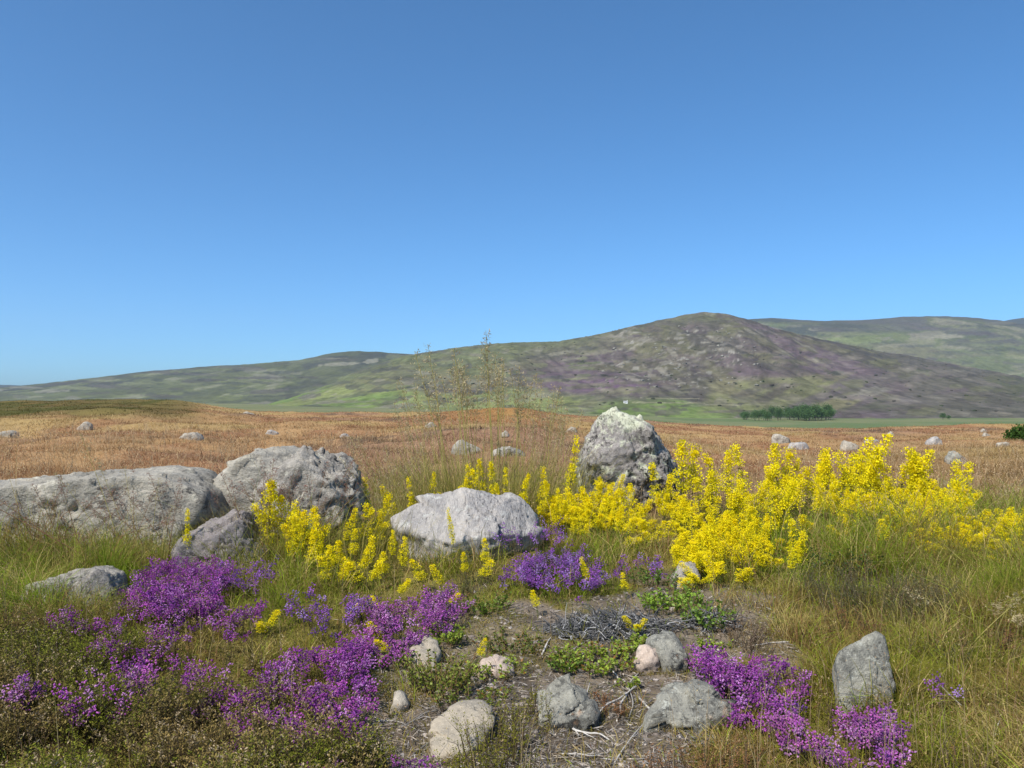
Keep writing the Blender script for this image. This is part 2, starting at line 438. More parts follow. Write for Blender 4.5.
def paint_right(x, d, z, u, v, t):
    n1 = fbm(x / 300, d / 700, seed=81, o=6, g=.6); n2 = fbm(x / 150, d / 330, seed=83, o=5, g=.6)
    c = mix((.064, .070, .056), (.085, .083, .068), sstep(.4, .6, n1))
    c = mix(c, GRN, sstep(.52, .62, n2) * .7)
    c = mix(c, (.12, .15, .05), np.exp(-((u - 895) / 45) ** 2 - ((v - 337) / 5) ** 2) * .8)
    c = mix(c, (.19, .175, .12), sstep(.62, .68, n2) * .7)
    c = mix(c, mix((.145, .14, .08), (.115, .13, .062), sstep(.4, .6, n1)), sstep(340, 347, v + (n2 - .5) * 8) * .85)
    c = patches(c, u, v, 170, (740, 322, 1060, 372), [(.13, .135, .07), (.068, .072, .056), (.16, .15, .105), (.10, .115, .058), (.085, .075, .07)], (8, 40), (.9, 2.4), 607, .04, .6)
    c = patches(c, u, v, 8, (850, 334, 960, 342), [(.14, .16, .07), (.165, .155, .11)], (14, 36), (1.5, 3), 609, .03, .8)
    return c

def paint_left(x, d, z, u, v, t):
    n1 = fbm(x / 240, d / 600, seed=85, o=6, g=.6); n2 = fbm(x / 110, d / 260, seed=87, o=5, g=.62)
    c = mix((.062, .066, .052), (.088, .095, .055), sstep(.38, .6, n1))
    c = mix(c, (.12, .135, .06), sstep(.52, .62, n2) * .65)
    c = mix(c, (.21, .20, .15), sstep(.62, .68, n2) * .55 * sstep(360, 375, v))
    c = mix(c, (.05, .055, .045), np.exp(-((u - 350) / 60) ** 2) * sstep(362, 353, v) * .6)
    c = patches(c, u, v, 260, (-20, 356, 430, 412), [(.12, .128, .07), (.06, .064, .05), (.165, .158, .12), (.09, .10, .055), (.075, .07, .06)], (7, 34), (.8, 2.2), 611, -.03, .6)
    return c

def paint_far(x, d, z, u, v, t):
    return mix((.06, .066, .055), (.085, .09, .06), sstep(.4, .6, fbm(x / 300, d / 700, seed=89, o=4)))

MAIN_SKY = [(120, 425), (200, 416), (250, 406), (300, 392), (350, 374), (400, 356.5), (440, 350), (470, 346), (500, 343), (530, 342), (560, 341), (585, 337), (600, 334), (640, 324.5),
            (670, 318), (690, 313.5), (705, 312), (725, 313.5), (745, 318.5), (765, 325), (790, 332), (830, 341), (870, 349.5), (910, 356), (960, 365), (1024, 377), (1150, 395), (1300, 410)]
hill_main = hill('big heather hill with a rounded summit right of centre, purple brown with pale scree', MAIN_SKY, 2200, 880, None, 3400, 101, paint_main, cols=1500, rows=240)
hill('long flat far ridge on the right behind the big heather hill', [(520, 402), (600, 375), (660, 345), (700, 327), (745, 319.5), (770, 318), (820, 321), (860, 320), (900, 317), (940, 316), (970, 317.3), (1000, 320.5), (1024, 324), (1100, 332), (1300, 350)],
     4200, 2300, -20, 5200, 201, paint_right, rel=.022, cols=600, rows=90, rough=.5)
hill('low dark green ridge on the left climbing towards the centre', [(-260, 400), (-120, 393), (0, 387), (30, 384.5), (60, 381.5), (100, 377), (150, 371), (200, 367), (250, 364), (300, 360), (330, 353.5), (350, 351), (380, 352), (410, 354), (450, 358), (520, 372), (600, 392), (660, 400)],
     3200, 1300, -12, 4200, 301, paint_left, rel=.03, cols=600, rows=110, rough=.6)
hill('blue distant hill peeping out at the far left', [(-300, 379), (-180, 381), (-60, 384), (20, 385.3), (60, 388), (120, 396)], 5400, 4300, -20, 6200, 401, paint_far, cols=160, rows=40, rough=.3)
hill('blue distant hill peeping out at the far right edge', [(940, 345), (985, 326), (1005, 320.5), (1024, 317.5), (1060, 315), (1150, 317), (1300, 325)], 5400, 4300, -20, 6200, 501, paint_far, cols=160, rows=40, rough=.3)

# ----------------------------------------------------------------------------- rocks
FOOT = []          # footprints, so that grass does not grow through stone
def hull_planes(P):
    bm = bmesh.new()
    for p in P: bm.verts.new(p)
    bmesh.ops.convex_hull(bm, input=bm.verts)
    bm.normal_update()
    pl = []
    for f in bm.faces:
        n = np.array(f.normal); o = float(n @ np.array(f.verts[0].co))
        if not any(np.dot(n, q[0]) > .995 and abs(o - q[1]) < .02 * abs(o) + 1e-4 for q in pl): pl.append((n, o))
    bm.free()
    return np.array([p[0] for p in pl]), np.array([p[1] for p in pl])

_ico = {}
def ico(sub):
    if sub not in _ico:
        bm = bmesh.new(); bmesh.ops.create_icosphere(bm, subdivisions=sub, radius=1)
        V = np.array([v.co for v in bm.verts]); bm.verts.index_update()
        T = np.array([[v.index for v in f.verts] for f in bm.faces]); bm.free()
        _ico[sub] = (V, T)
    return _ico[sub]

def rock_mesh(name, P, sub=5, p=16, cuts=16, chips=70, chip=.16, rough=.05, seed=1, dents=(), nscale=1.0, crack=.02, layer=None):
    """a weathered stone: many-sided body with rounded arris, broken surface, hollows and cracks"""
    P = np.array(P, float); c = P.mean(0); c[2] = .5 * (P[:, 2].min() + P[:, 2].max())
    n, o = hull_planes(P - c)
    rs = np.random.default_rng(seed)
    cn = unit(rs.normal(size=(cuts, 3)) * np.array([1, 1, .8]) + np.array([0, -.25, .15])); co_ = ((P - c) @ cn.T).max(0) * rs.uniform(.80, .97, cuts)
    n = np.concatenate([n, cn]); o = np.concatenate([o, co_])
    D, T = ico(sub)
    p = p * 3
    s = np.maximum((D @ n.T) / np.maximum(o, 1e-3)[None], 0)
    r = 1 / (np.sum(s ** p, 1) ** (1 / p))
    V = D * r[:, None]
    size = np.ptp(P, axis=0).mean()
    q = V / size * 5.0 * nscale + seed * 7.3
    disp = (fbm(q[:, 0], q[:, 1], q[:, 2], seed=seed, o=6, g=.68) - .5) * rough * 2.3
    k = np.abs(fbm(q[:, 0] * 1.1, q[:, 1] * 1.1, q[:, 2] * 1.1, seed=seed + 5, o=3) - .5)
    disp -= crack * .45 * np.exp(-(k / .012) ** 2)
    if layer is not None:
        w = V @ np.array(layer) / size
        disp += .012 * np.abs(((w * 9 + 2 * fbm(q[:, 0], q[:, 1], q[:, 2], seed=seed + 8, o=2)) % 1) - .5)
    # broken facets: every chip is a small tilted plane of its own
    K = chips; si = rs.choice(len(V), K, replace=False); wv = V + (np.stack([fbm(q[:, 0] * .9, q[:, 1] * .9, q[:, 2] * .9, seed=seed + 20 + j, o=3) for j in range(3)], 1) - .5) * size * .16
    best = np.full(len(V), 1e9); tl = np.zeros((len(V), 3)); so = np.zeros((len(V), 3)); of = np.zeros(len(V))
    for j in si:
        e = ((wv - V[j]) ** 2).sum(1); b = e < best; best[b] = e[b]; tl[b] = rs.normal(size=3) * chip; so[b] = V[j]; of[b] = rs.normal() * chip * .05
    disp = disp + ((wv - so) * tl).sum(1) / size + of
    V = V + D * (disp * size)[:, None]
    V = V + c
    lo_, hi_ = V.min(0), V.max(0); pl_, ph_ = P.min(0), P.max(0)
    V = (V - lo_) / (hi_ - lo_) * (ph_ - pl_) + pl_ - c
    for (dx, dy, dz, rad, depth) in dents:
        e = np.linalg.norm(V - (np.array([dx, dy, dz]) - c), axis=1)
        V = V - D * (depth * np.exp(-(e / rad) ** 2))[:, None]
    V = V + c
    return V, T

def place_rock(name, label, V, T, mat, group=None, cat='rock'):
    b = np.array([.5 * (V[:, 0].min() + V[:, 0].max()), .5 * (V[:, 1].min() + V[:, 1].max()), 0.0])
    b[2] = float(H(b[0], b[1]))
    o = link(name, make_mesh(name, V - b, T, None, True), mat)
    o.location = b
    prop(o, label, cat, group)
    hx, hy = np.ptp(V[:, 0]) / 2, np.ptp(V[:, 1]) / 2
    FOOT.append((b[0], b[1], hx * .9, hy * .86))
    return o

def sil(S, d, tf, tb, sf=.75, sb=.7, low=.12, extra=()):
    """outline at its own distance d, thickness tf towards the viewer and tb behind"""
    S = np.array(S, float)
    def w(a, dd): return np.stack([(a[:, 0] - CX) / F * dd, np.full(len(a), dd), EYE - (a[:, 1] - HY) / F * dd], 1)
    m = w(S, d); c = m.mean(0)
    fr = c + (m - c) * sf; fr[:, 1] = d - tf
    bk = c + (m - c) * sb; bk[:, 1] = d + tb
    P = np.concatenate([m, fr, bk])
    b = P[P[:, 2] < P[:, 2].min() + .3 * np.ptp(P[:, 2])].copy(); b[:, 2] -= low
    P = np.concatenate([P, b] + ([np.array([((a - CX) / F * dd, dd, EYE - (bb - HY) / F * dd) for (a, bb, dd) in extra])] if extra else []))
    return P

def W(px, py, d): return ((px - CX) / F * d, d, EYE - (py - HY) / F * d)

R_slab = mat_rock('grey_granite', (0.266, 0.246, 0.210), (0.377, 0.343, 0.283), (0.061, 0.057, 0.052), (0.514, 0.475, 0.382), scale=.75, dark_amt=.75, lich_amt=.5, streak=(1, 1, 1.5), bump=.9)
R_cleft = mat_rock('buff_granite', (0.37, 0.335, 0.285), (0.22, 0.20, 0.18), (0.056, 0.051, 0.045), (0.497, 0.469, 0.383), scale=1.0, dark_amt=1.1, lich_amt=.55, bump=1.0)
R_pale = mat_rock('pale_pink_granite', (.39, .358, .325), (.265, .247, .235), (.07, .066, .066), (.46, .45, .41), scale=.85, dark_amt=.7, lich_amt=.5, streak=(4.5, 1.4, .28), bump=.6)
R_cone = mat_rock('lichened_schist', (0.314, 0.283, 0.259), (0.227, 0.207, 0.198), (0.018, 0.016, 0.016), (0.554, 0.565, 0.420), scale=1.15, dark_amt=1.25, lich_amt=.75, top_lichen=.78, streak=(1, 1, .8), bump=1.0)
R_dark = mat_rock('dark_schist', (0.225, 0.196, 0.186), (0.147, 0.135, 0.137), (0.042, 0.038, 0.038), (0.421, 0.378, 0.311), scale=1.3, dark_amt=.8, lich_amt=.5, bump=.9)
R_grey = mat_rock('lichened_pebble', (.30, .285, .235), (.155, .15, .13), (.05, .048, .042), (.46, .46, .40), scale=1.9, dark_amt=1.0, lich_amt=.55, rust=.6, bump=1.0)
R_pink = mat_rock('pink_stone', (0.429, 0.338, 0.269), (0.325, 0.260, 0.215), (0.099, 0.083, 0.071), (0.494, 0.429, 0.347), scale=3, dark_amt=.4, lich_amt=.4)
R_buff = mat_rock('buff_slab', (0.351, 0.299, 0.227), (0.260, 0.227, 0.179), (0.088, 0.072, 0.056), (0.429, 0.390, 0.305), scale=2.4, dark_amt=.5, lich_amt=.4)
R_white = mat_rock('bleached_stone', (.36, .32, .26), (.25, .22, .18), (.075, .065, .055), (.46, .42, .35), scale=1.1, dark_amt=.7, lich_amt=.5)

def big(label, S, d, tf, tb, mat, name='boulder', sub=6, **k):
    ka = {a: k.pop(a) for a in ('sf', 'sb', 'low', 'extra') if a in k}
    V, T = rock_mesh(name, sil(S, d, tf, tb, **ka), sub=sub, **k)
    return place_rock(name, label, V, T, mat)

big('long low grey granite slab running in from the left edge', [(-110, 505), (-60, 490), (0, 481), (40, 479), (100, 473), (150, 467), (185, 466.5), (205, 472), (226, 486), (234, 510), (222, 548), (120, 556), (0, 560), (-100, 560)],
    5.55, .45, .7, R_slab, sf=.97, sb=.8, p=26, rough=.036, seed=5, nscale=1.9, crack=.03, cuts=9, chips=46, chip=.10,
    dents=[(*W(60, 500, 5.2), .05, .03), (*W(75, 508, 5.2), .04, .04), (*W(92, 514, 5.2), .05, .03), (*W(150, 490, 5.2), .03, .04), (*W(158, 500, 5.2), .03, .05), (*W(163, 512, 5.2), .035, .05)])
big('rounded grey boulder end butting on the long slab', [(212, 484), (233, 463), (255, 449.5), (275, 446), (300, 450), (335, 466), (335, 545), (214, 545)], 5.9, .45, .5, R_slab, sub=6, p=14, rough=.035, seed=8, chip=.1)
big('cracked buff boulder with a jagged tip at the end of the long slab', [(250, 500), (285, 470), (302, 453), (311, 446), (319, 444), (329, 453), (345, 466), (362, 486), (372, 520), (365, 560), (235, 565), (240, 525)], 5.65, .4, .4, R_cleft, p=16, rough=.05, seed=14,
    nscale=1.7, crack=.07, cuts=9, chips=110, chip=.2,
    dents=[(*W(300, 462, 5.5), .03, .05), (*W(296, 474, 5.45), .03, .06), (*W(292, 488, 5.4), .035, .07), (*W(288, 505, 5.35), .035, .06), (*W(333, 470, 5.45), .025, .05), (*W(338, 485, 5.4), .03, .05)])
big('dark broken block among the purple heather in front of the cracked boulder', [(172, 552), (182, 532), (205, 519), (226, 511), (248, 508), (262, 519), (276, 545), (282, 572), (180, 578)], 4.9, .22, .3, R_dark, sub=6, p=16, rough=.05, seed=22, nscale=1.5, crack=.04, chip=.2)
big('flat weathered stone half sunk in turf near the left edge', [(20, 600), (30, 583), (58, 574), (92, 569), (112, 577), (122, 602), (70, 606)], 4.05, .14, .3, R_cleft, name='stone', sub=5, p=12, rough=.05, seed=26, crack=.04)
P_ = np.array([W(*q) for q in [(389, 513, 5.22), (430, 496, 5.3), (470, 487, 5.36), (522, 492, 5.4), (546, 517, 5.36), (393, 530, 5.0), (446, 543, 4.84), (498, 536, 4.88), (541, 534, 5.1),
    (418, 560, 4.97), (456, 566, 4.9), (505, 562, 4.95), (540, 556, 5.15), (400, 535, 5.5), (470, 498, 5.75), (525, 504, 5.75), (545, 530, 5.7), (420, 590, 5.1), (456, 592, 5.0), (540, 580, 5.3), (430, 560, 5.7), (540, 560, 5.8)]])
V_, T_ = rock_mesh('boulder', P_, sub=6, p=14, rough=.022, seed=35, nscale=1.6, crack=.05, cuts=2, chips=34, chip=.115,
    dents=[(*W(398, 545, 4.95), .075, .10), (*W(412, 552, 4.9), .06, .07), (*W(424, 541, 4.88), .02, .035), (*W(436, 543, 4.86), .018, .03), (*W(446, 546, 4.85), .018, .025),
           (*W(486, 520, 4.95), .016, .022), (*W(489, 530, 4.92), .018, .03), (*W(493, 541, 4.9), .02, .035), (*W(497, 551, 4.9), .02, .035), (*W(512, 528, 5.0), .02, .03), (*W(516, 540, 4.95), .02, .03)])
place_rock('boulder', 'pale angular granite boulder standing left of centre among yellow flowers', V_, T_, R_pale)
big('tall cone-shaped boulder with pale lichen cap and black specks', [(572, 480), (577, 452), (588, 434), (600, 418), (614, 406.5), (622, 406), (634, 413), (643, 419), (652, 418), (658, 424), (666, 438), (675, 452), (680, 470), (682, 505), (572, 510)],
    7.35, .42, .5, R_cone, sf=.72, p=16, rough=.05, seed=45, nscale=1.8, crack=.03, dents=[(*W(643, 414, 7.35), .045, .05), (*W(640, 440, 7.0), .07, .05)])

def lying(label, S, df, L, tb, mat, low=.05, bulge=.3, **k):
    S = np.array(S, float); top, base = S[:, 1].min(), S[:, 1].max()
    f = (base - S[:, 1]) / (base - top); dd = df + L * f
    m = np.stack([(S[:, 0] - CX) / F * dd, dd, EYE - (S[:, 1] - HY) / F * dd], 1)
    c = m.mean(0); fr = c + (m - c) * .72; fr[:, 1] -= L * bulge; fr[:, 2] += .006
    bk = m[f > .45].copy(); bk[:, 1] += tb; bk[:, 2] -= .05
    bt = m[f < .35].copy(); bt[:, 2] -= low
    bb = bk.copy(); bb[:, 2] -= low
    V, T = rock_mesh('stone', np.concatenate([m, fr, bk, bt, bb]), **k)
    o = place_rock('stone', label, V, T, mat); SOILST.append(FOOT[-1]); return o
SOILST = []
lying('rounded grey stone on bare soil with shadowed right flank', [(536, 708), (540, 685), (552, 674), (573, 675), (590, 684), (600, 706), (598, 722), (566, 728), (542, 722)], 2.44, .13, .06, R_grey, sub=5, p=20, rough=.05, seed=51, crack=.01, cuts=12, chip=.30, chips=20)
lying('largest lichened grey stone at the foot of the right purple heather', [(640, 722), (648, 697), (664, 681), (690, 673), (714, 680), (730, 699), (744, 722), (700, 732), (660, 730)], 2.42, .20, .08, R_grey, sub=5, p=20, rough=.05, seed=55, crack=.015, cuts=12, chip=.30, chips=20)
lying('grey leaning slab stone standing in the grass at lower right', [(838, 718), (839, 660), (846, 642), (879, 631), (888, 636), (894, 660), (899, 718)], 2.52, .10, .05, R_grey, sub=5, p=24, rough=.022, seed=59, crack=.03, cuts=1, chip=.10, bulge=.05, chips=20)
lying('wedge of grey stone tilted beside the pinkish stone', [(646, 640), (660, 630), (673, 633), (687, 655), (684, 670), (664, 668)], 2.96, .14, .05, R_grey, sub=4, p=22, rough=.03, seed=61, cuts=5, chips=20)
lying('small pinkish block wedged left of the tilted grey stone', [(633, 660), (636, 649), (646, 643), (657, 646), (661, 657), (656, 665), (640, 666)], 2.96, .07, .04, R_pink, sub=4, p=20, rough=.04, seed=64, cuts=6, chips=20)
lying('buff flat slab set in the soil at the bottom beside the olive heather tuft', [(424, 752), (434, 722), (454, 702), (480, 695), (496, 704), (494, 726), (482, 752), (450, 758)], 2.24, .30, .02, R_buff, sub=5, p=24, rough=.03, seed=67, crack=.04, bulge=.04, cuts=6, chip=.12, chips=20)
lying('flat buff stone under the purple heather left of the green leaves', [(407, 660), (412, 642), (426, 633), (437, 640), (441, 655), (436, 664)], 3.0, .22, .02, R_buff, sub=4, p=22, rough=.035, seed=70, bulge=.05, cuts=6, chips=20)
lying('brownish lump of stone in the leafy patch at centre', [(472, 670), (479, 657), (495, 652), (511, 659), (516, 671), (494, 676)], 2.9, .12, .04, R_pink, sub=4, p=14, rough=.06, seed=72, cuts=10, chips=20)
lying('tiny pale chip of stone on the bare soil at lower left', [(389, 704), (392, 693), (402, 687), (409, 693), (410, 703), (400, 706)], 2.6, .06, .01, R_white, sub=3, p=18, rough=.05, seed=75, cuts=5, chips=20)
lying('pale stone showing under the left end of the yellow bank', [(672, 588), (677, 570), (685, 560), (696, 563), (702, 578), (699, 590)], 4.15, .2, .08, R_cleft, sub=4, p=16, rough=.06, seed=79, cuts=8, chip=.2, chips=20)
lying('small chalky stone on bare soil right of the grey dead heather', [(696, 635), (702, 627), (711, 627), (715, 635), (706, 638)], 3.35, .08, .03, R_white, sub=3, p=16, rough=.05, seed=80, chips=20)

# stones strewn over the moor behind
def moor_stone(label, px, top, base, w, mat=R_white, seed=1, depth=.8, flat=False):
    top += (base - top) * .24; base += .5
    x, d, z = [float(a) for a in gp(px, base)]
    hw = w / 2
    rs = np.random.default_rng(seed); hh = base - top; pk = rs.uniform(-.5, .5)
    S = [(px - hw, base), (px - hw * rs.uniform(.7, .98), base - hh * rs.uniform(.2, .6)), (px + hw * (pk - .3), top + hh * rs.uniform(0, .3)), (px + hw * pk, top), (px + hw * (pk + .35), top + hh * rs.uniform(.05, .4)), (px + hw * rs.uniform(.75, .98), base - hh * rs.uniform(.1, .5)), (px + hw, base)]
    if flat: S[2] = (px - hw * .6, top + hh * .15)
    m = w / F * d * depth
    V, T = rock_mesh('stone', sil(S, d, m * .35, m * .5, low=(base - top) / F * d * .5), sub=4, p=16, rough=.05, seed=seed, cuts=6, chip=.16)
    return place_rock('stone', label, V, T, mat, 'pale stones strewn over the brown moor')

for i, a in enumerate([
    ('long pale stone in brown grass above the long slab', 191, 430, 439, 25, R_white, True), ('small buff stone far left below the olive rim', 85, 419.5, 428, 15, R_white, False),
    ('tiny pale stone on the skyline of the moor left of centre', 249, 410, 416, 14, R_white, False), ('dim flat stone in brown grass right of the tiny skyline stone', 272, 428, 434, 14, R_pale, True),
    ('broad grey stone in the grass behind the pale angular boulder', 467, 435, 453, 33, R_slab, True), ('low dim stone right of the broad grey stone', 508, 443, 455, 36, R_cleft, True),
    ('small buff stone left of the tall grass stalks', 431, 420, 428, 13, R_white, False), ('small white stone among the tall grass stalks', 505, 429, 435, 9, R_white, False), ('small white stone left of the cone-shaped boulder', 571, 425, 432, 15, R_white, False),
    ('dim bluish stone at the left edge of the moor', 8, 428, 437, 20, R_slab, True), ('pointed pale stone nearest the dark tree belt', 781, 431, 442, 19, R_white, False), ('long pinkish stone above the yellow bank', 798, 439.5, 449, 24, R_pale, True),
    ('bright humped stone behind the tallest yellow spikes', 850, 437, 450, 20, R_white, False), ('grey sloping stone right of the humped stone', 934, 434, 444, 17, R_pale, False), ('squarish greenish white stone right of the yellow bank', 957, 447, 463, 23, R_grey, True),
    ('small upright pale stone between the humped and sloping stones', 891, 429.5, 436, 8, R_white, False), ('upper stone of the white pair near the right edge', 984, 427.5, 431.5, 7, R_white, False), ('lower stone of the white pair near the right edge', 987, 431.5, 436, 9, R_white, False),
    ('flat buff stone low down near the right edge', 1003, 440.5, 446, 13, R_white, True), ('faint grey stone behind the right part of the yellow bank', 872, 436, 442, 16, R_pale, True), ('faint buff stone at left of the tall grass on the moor', 345, 432, 437, 12, R_pale, True)]):
    moor_stone(a[0], a[1], a[2], a[3], a[4], a[5], 120 + i * 3, flat=a[6])

# ----------------------------------------------------------------------------- grasses (uncountable)
def not_in_rock(x, y):
    k = np.ones(len(x), bool)
    for (a, b, c, d) in FOOT: k &= ((x - a) / c) ** 2 + ((y - b) / d) ** 2 > 1
    return k

def seedheads(acc, P, h, col, n=9, spread=.03, ln=.012, wd=.003, top=.3, lean=.35):
    """thin stems with a loose head of spikelets"""
    m = len(P); az = rng.uniform(0, 2 * PI, m); lean = rng.uniform(.05, lean, m)
    blades(acc, P, h, np.maximum(.0016, P[:, 1] / F * .4), col * .8, col, lean, az)
    for k in range(n):
        t = 1 - top * rng.random(m)
        q = P + np.stack([np.cos(az) * h * lean * t * t, np.sin(az) * h * lean * t * t, h * t * (1 - .35 * lean * t)], 1)
        off = rng.normal(size=(m, 3)) * spread * (1.15 - t)[:, None] / .3
        D = off + np.array([0, 0, spread * .8]) + rng.normal(size=(m, 3)) * .004
        leaves(acc, q + off, D, ln, np.maximum(wd, P[:, 1] / F * .6), np.clip(col * 1.15, 0, 1), .25)

def build_moor_grass():
    acc = Acc()
    n = 260000
    px = rng.uniform(-150, 1180, n); t = rng.random(n)
    d = np.exp(np.log(5.9) + t ** .9 * (np.log(62) - np.log(5.9)))
    x = (px - CX) / F * d; y = d
    k = not_in_rock(x, y) & ~((px > 225) & (px < 345) & (d < 5.9)); x, y, px, d = x[k], y[k], px[k], d[k]
    cl = fbm(x / .5, y / .7, seed=91, o=3)
    k = rng.random(len(x)) < .35 + 1.3 * sstep(.35, .65, cl); x, y, px, d, cl = x[k], y[k], px[k], d[k], cl[k]
    z = H(x, y); py = HY + F * (EYE - z) / d
    c = moor_col(x, y, px, py)
    m = len(x); r = rng.random(m)
    c = np.where((r < .22)[:, None], np.array([.50, .37, .19]), c)
    c = np.where(((r > .22) & (r < .30))[:, None], np.array([.44, .27, .13]), c)
    cap = sstep(225, 165, px) * sstep(24, 32, d) > .5
    c = np.where((cap & (r < .9))[:, None], mix((.075, .07, .017), (.10, .075, .03), rng.random(m)), c)
    gr = (d < 7.6) & (rng.random(m) < .6 * sstep(7.6, 6.0, d))
    c = np.where(gr[:, None], mix((.10, .11, .03), (.22, .19, .08), rng.random(m)), c)
    c = c * rng.uniform(.7, 1.25, (m, 1))
    h = rng.uniform(.05, .17, m) * (.4 + 1.2 * cl) * (1 + .35 * sstep(14, 7, d)) * np.where(cap, .7, 1) * (1 - .25 * sstep(20, 55, d))
    w = np.maximum(.0028, d / F * .42)
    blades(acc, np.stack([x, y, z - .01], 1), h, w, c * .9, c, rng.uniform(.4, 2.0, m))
    # pale hair-grass heads standing above the rest
    n = 7000
    px = rng.uniform(-60, 1090, n); d = np.exp(rng.uniform(np.log(5.6), np.log(22), n)); x = (px - CX) / F * d
    k = not_in_rock(x, d) & (fbm(x / .8, d / .8, seed=93, o=3) > .43); x, d = x[k], d[k]; m = len(x)
    cc = mix((.56, .42, .25), (.46, .30, .17), rng.random(m)) * rng.uniform(.8, 1.15, (m, 1))
    seedheads(acc, np.stack([x, d, H(x, d)], 1), rng.uniform(.18, .42, m), cc, n=8, spread=.016, lean=.8, ln=.014, wd=.003)
    o = link('moor_grass', acc.mesh('moor_grass'), M_dry)
    prop(o, 'dry rust brown grass covering the moor behind the boulders', 'grass', kind='stuff')
build_moor_grass()

def build_turf():
    acc = Acc()
    n = 330000
    px = rng.uniform(-170, 1200, n); py = rng.uniform(500, 850, n)
    d = EYE * F / (py - HY); x = (px - CX) / F * d; y = d
    k = not_in_rock(x, y); x, y, px, py = x[k], y[k], px[k], py[k]
    wx, wy = warp(px, py, x, y)
    bare, heath, green, brown = [blob(wx, wy, Z) for Z in (BARE, HEATH, GREEN, BROWN)]
    cl = fbm(x / .22, y / .22, seed=95, o=3)
    low = blob(px, py, LOW)
    keep = (1 - .93 * bare) * (1 - .88 * heath) * (1 - .55 * low) * (.35 + 1.1 * sstep(.33, .6, cl)) * (.35 + .65 * sstep(860, 560, py))
    k = rng.random(len(x)) < keep
    x, y, px, py, bare, heath, green, brown, cl, low = [a[k] for a in (x, y, px, py, bare, heath, green, brown, cl, low)]
    m = len(x); z = H(x, y); pt = fbm(x / .28, y / .28, seed=133, o=3); r = np.clip(rng.random(m) + (pt - .5) * 1.1, 0, 1)
    base = mix((.225, .215, .026), (.34, .275, .052), sstep(.4, .6, fbm(x / .35, y / .35, seed=97, o=3)))
    base = mix(base, (.19, .275, .022), green * .85)
    base = mix(base, (.30, .18, .075), np.clip(brown * .75 + .6 * sstep(.56, .66, fbm(x / .5, y / .5, seed=135, o=3)), 0, .85))
    c = np.where((r < .16)[:, None], np.array([.54, .42, .16]), base)
    c = np.where(((r > .16) & (r < .24))[:, None], np.array([.30, .16, .075]), c)
    c = np.where(((r > .24) & (r < .33))[:, None], np.array([.33, .42, .035]), c)
    c *= rng.uniform(.65, 1.3, (m, 1))
    h = (.035 + .085 * rng.random(m)) * (.6 + .7 * cl) * (1 + .55 * green) * (1 - .45 * bare) * (1 - .2 * brown)
    h *= (.72 + .5 * sstep(740, 560, py)) * (1 - .4 * low) * (1 - .3 * heath) * (1 + .45 * sstep(780, 860, px))
    tu = fbm(x / .34, y / .30, seed=131, o=3); h *= .5 + 1.15 * sstep(.38, .64, tu)
    h *= 1 + .75 * sstep(385, 340, px) * sstep(595, 570, py) * sstep(520, 535, py)
    h *= np.where(rng.random(m) < .04, 1.7, 1)
    # no tall growth hiding the feet of the stones on the soil
    w = np.maximum(.0024, y / F * .5) * rng.uniform(.8, 1.4, m)
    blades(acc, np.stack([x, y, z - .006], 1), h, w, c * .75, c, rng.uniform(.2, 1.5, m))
    n = 190000
    px = rng.uniform(-170, 1200, n); py = rng.uniform(520, 860, n); d = EYE * F / (py - HY); x = (px - CX) / F * d
    wx, wy = warp(px, py, x, d); k = (rng.random(n) > blob(wx, wy, BARE) * .96) & not_in_rock(x, d); x, d, px, wx, wy = [q[k] for q in (x, d, px, wx, wy)]; m = len(x)
    r = rng.random(m); v = fbm(x / .12, d / .12, seed=111, o=3)
    cc = mix((.19, .20, .02), (.36, .27, .065), sstep(.4, .6, v)); cc = np.where((r < .25)[:, None], np.array([.36, .25, .11]), cc); cc = np.where((r > .85)[:, None], np.array([.14, .07, .04]), cc)
    cc = mix(cc, (.20, .28, .022), blob(wx, wy, GREEN) * .6) * rng.uniform(.55, 1.3, (m, 1))
    blades(acc, np.stack([x, d, H(x, d) - .004], 1), rng.uniform(.012, .042, m) * (.6 + .9 * v), np.maximum(.0028, d / F * .6), cc * .75, cc, rng.uniform(.3, 2.0, m))
    for (a, b, c, e) in SOILST:
        k = int(110 + 1100 * c); g = rng.uniform(PI * .85, PI * 2.15, k); q = rng.uniform(.94, 1.3, k)
        x, y = a + np.cos(g) * c * q * 1.1, b + np.sin(g) * e * q * 1.15
        cc = mix((.20, .19, .03), (.42, .31, .13), rng.random(k)) * rng.uniform(.6, 1.2, (k, 1))
        blades(acc, np.stack([x, y, H(x, y) - .004], 1), rng.uniform(.010, .045, k) * (.5 + 1.2 * vnoise(g * 2.2, 0 * g + a * 9, seed=5)), .0024, cc * .8, cc, rng.uniform(.3, 1.6, k))
    n = 1500
    px = rng.uniform(-60, 1090, n); py = rng.uniform(520, 830, n); d = EYE * F / (py - HY); x = (px - CX) / F * d
    wx, wy = warp(px, py, x, d)
    k = not_in_rock(x, d) & (rng.random(n) > blob(wx, wy, BARE) * .9) & (rng.random(n) > blob(wx, wy, HEATH) * .8); x, d = x[k], d[k]; m = len(x)
    cc = mix((.42, .34, .17), (.34, .20, .12), rng.random(m))
    seedheads(acc, np.stack([x, d, H(x, d)], 1), rng.uniform(.14, .32, m), cc, n=6, spread=.009, ln=.007, wd=.0022)
    o = link('turf_grass', acc.mesh('turf_grass'), M_grass)
    prop(o, 'olive green and straw coloured turf around the flowers and stones', 'grass', kind='stuff')

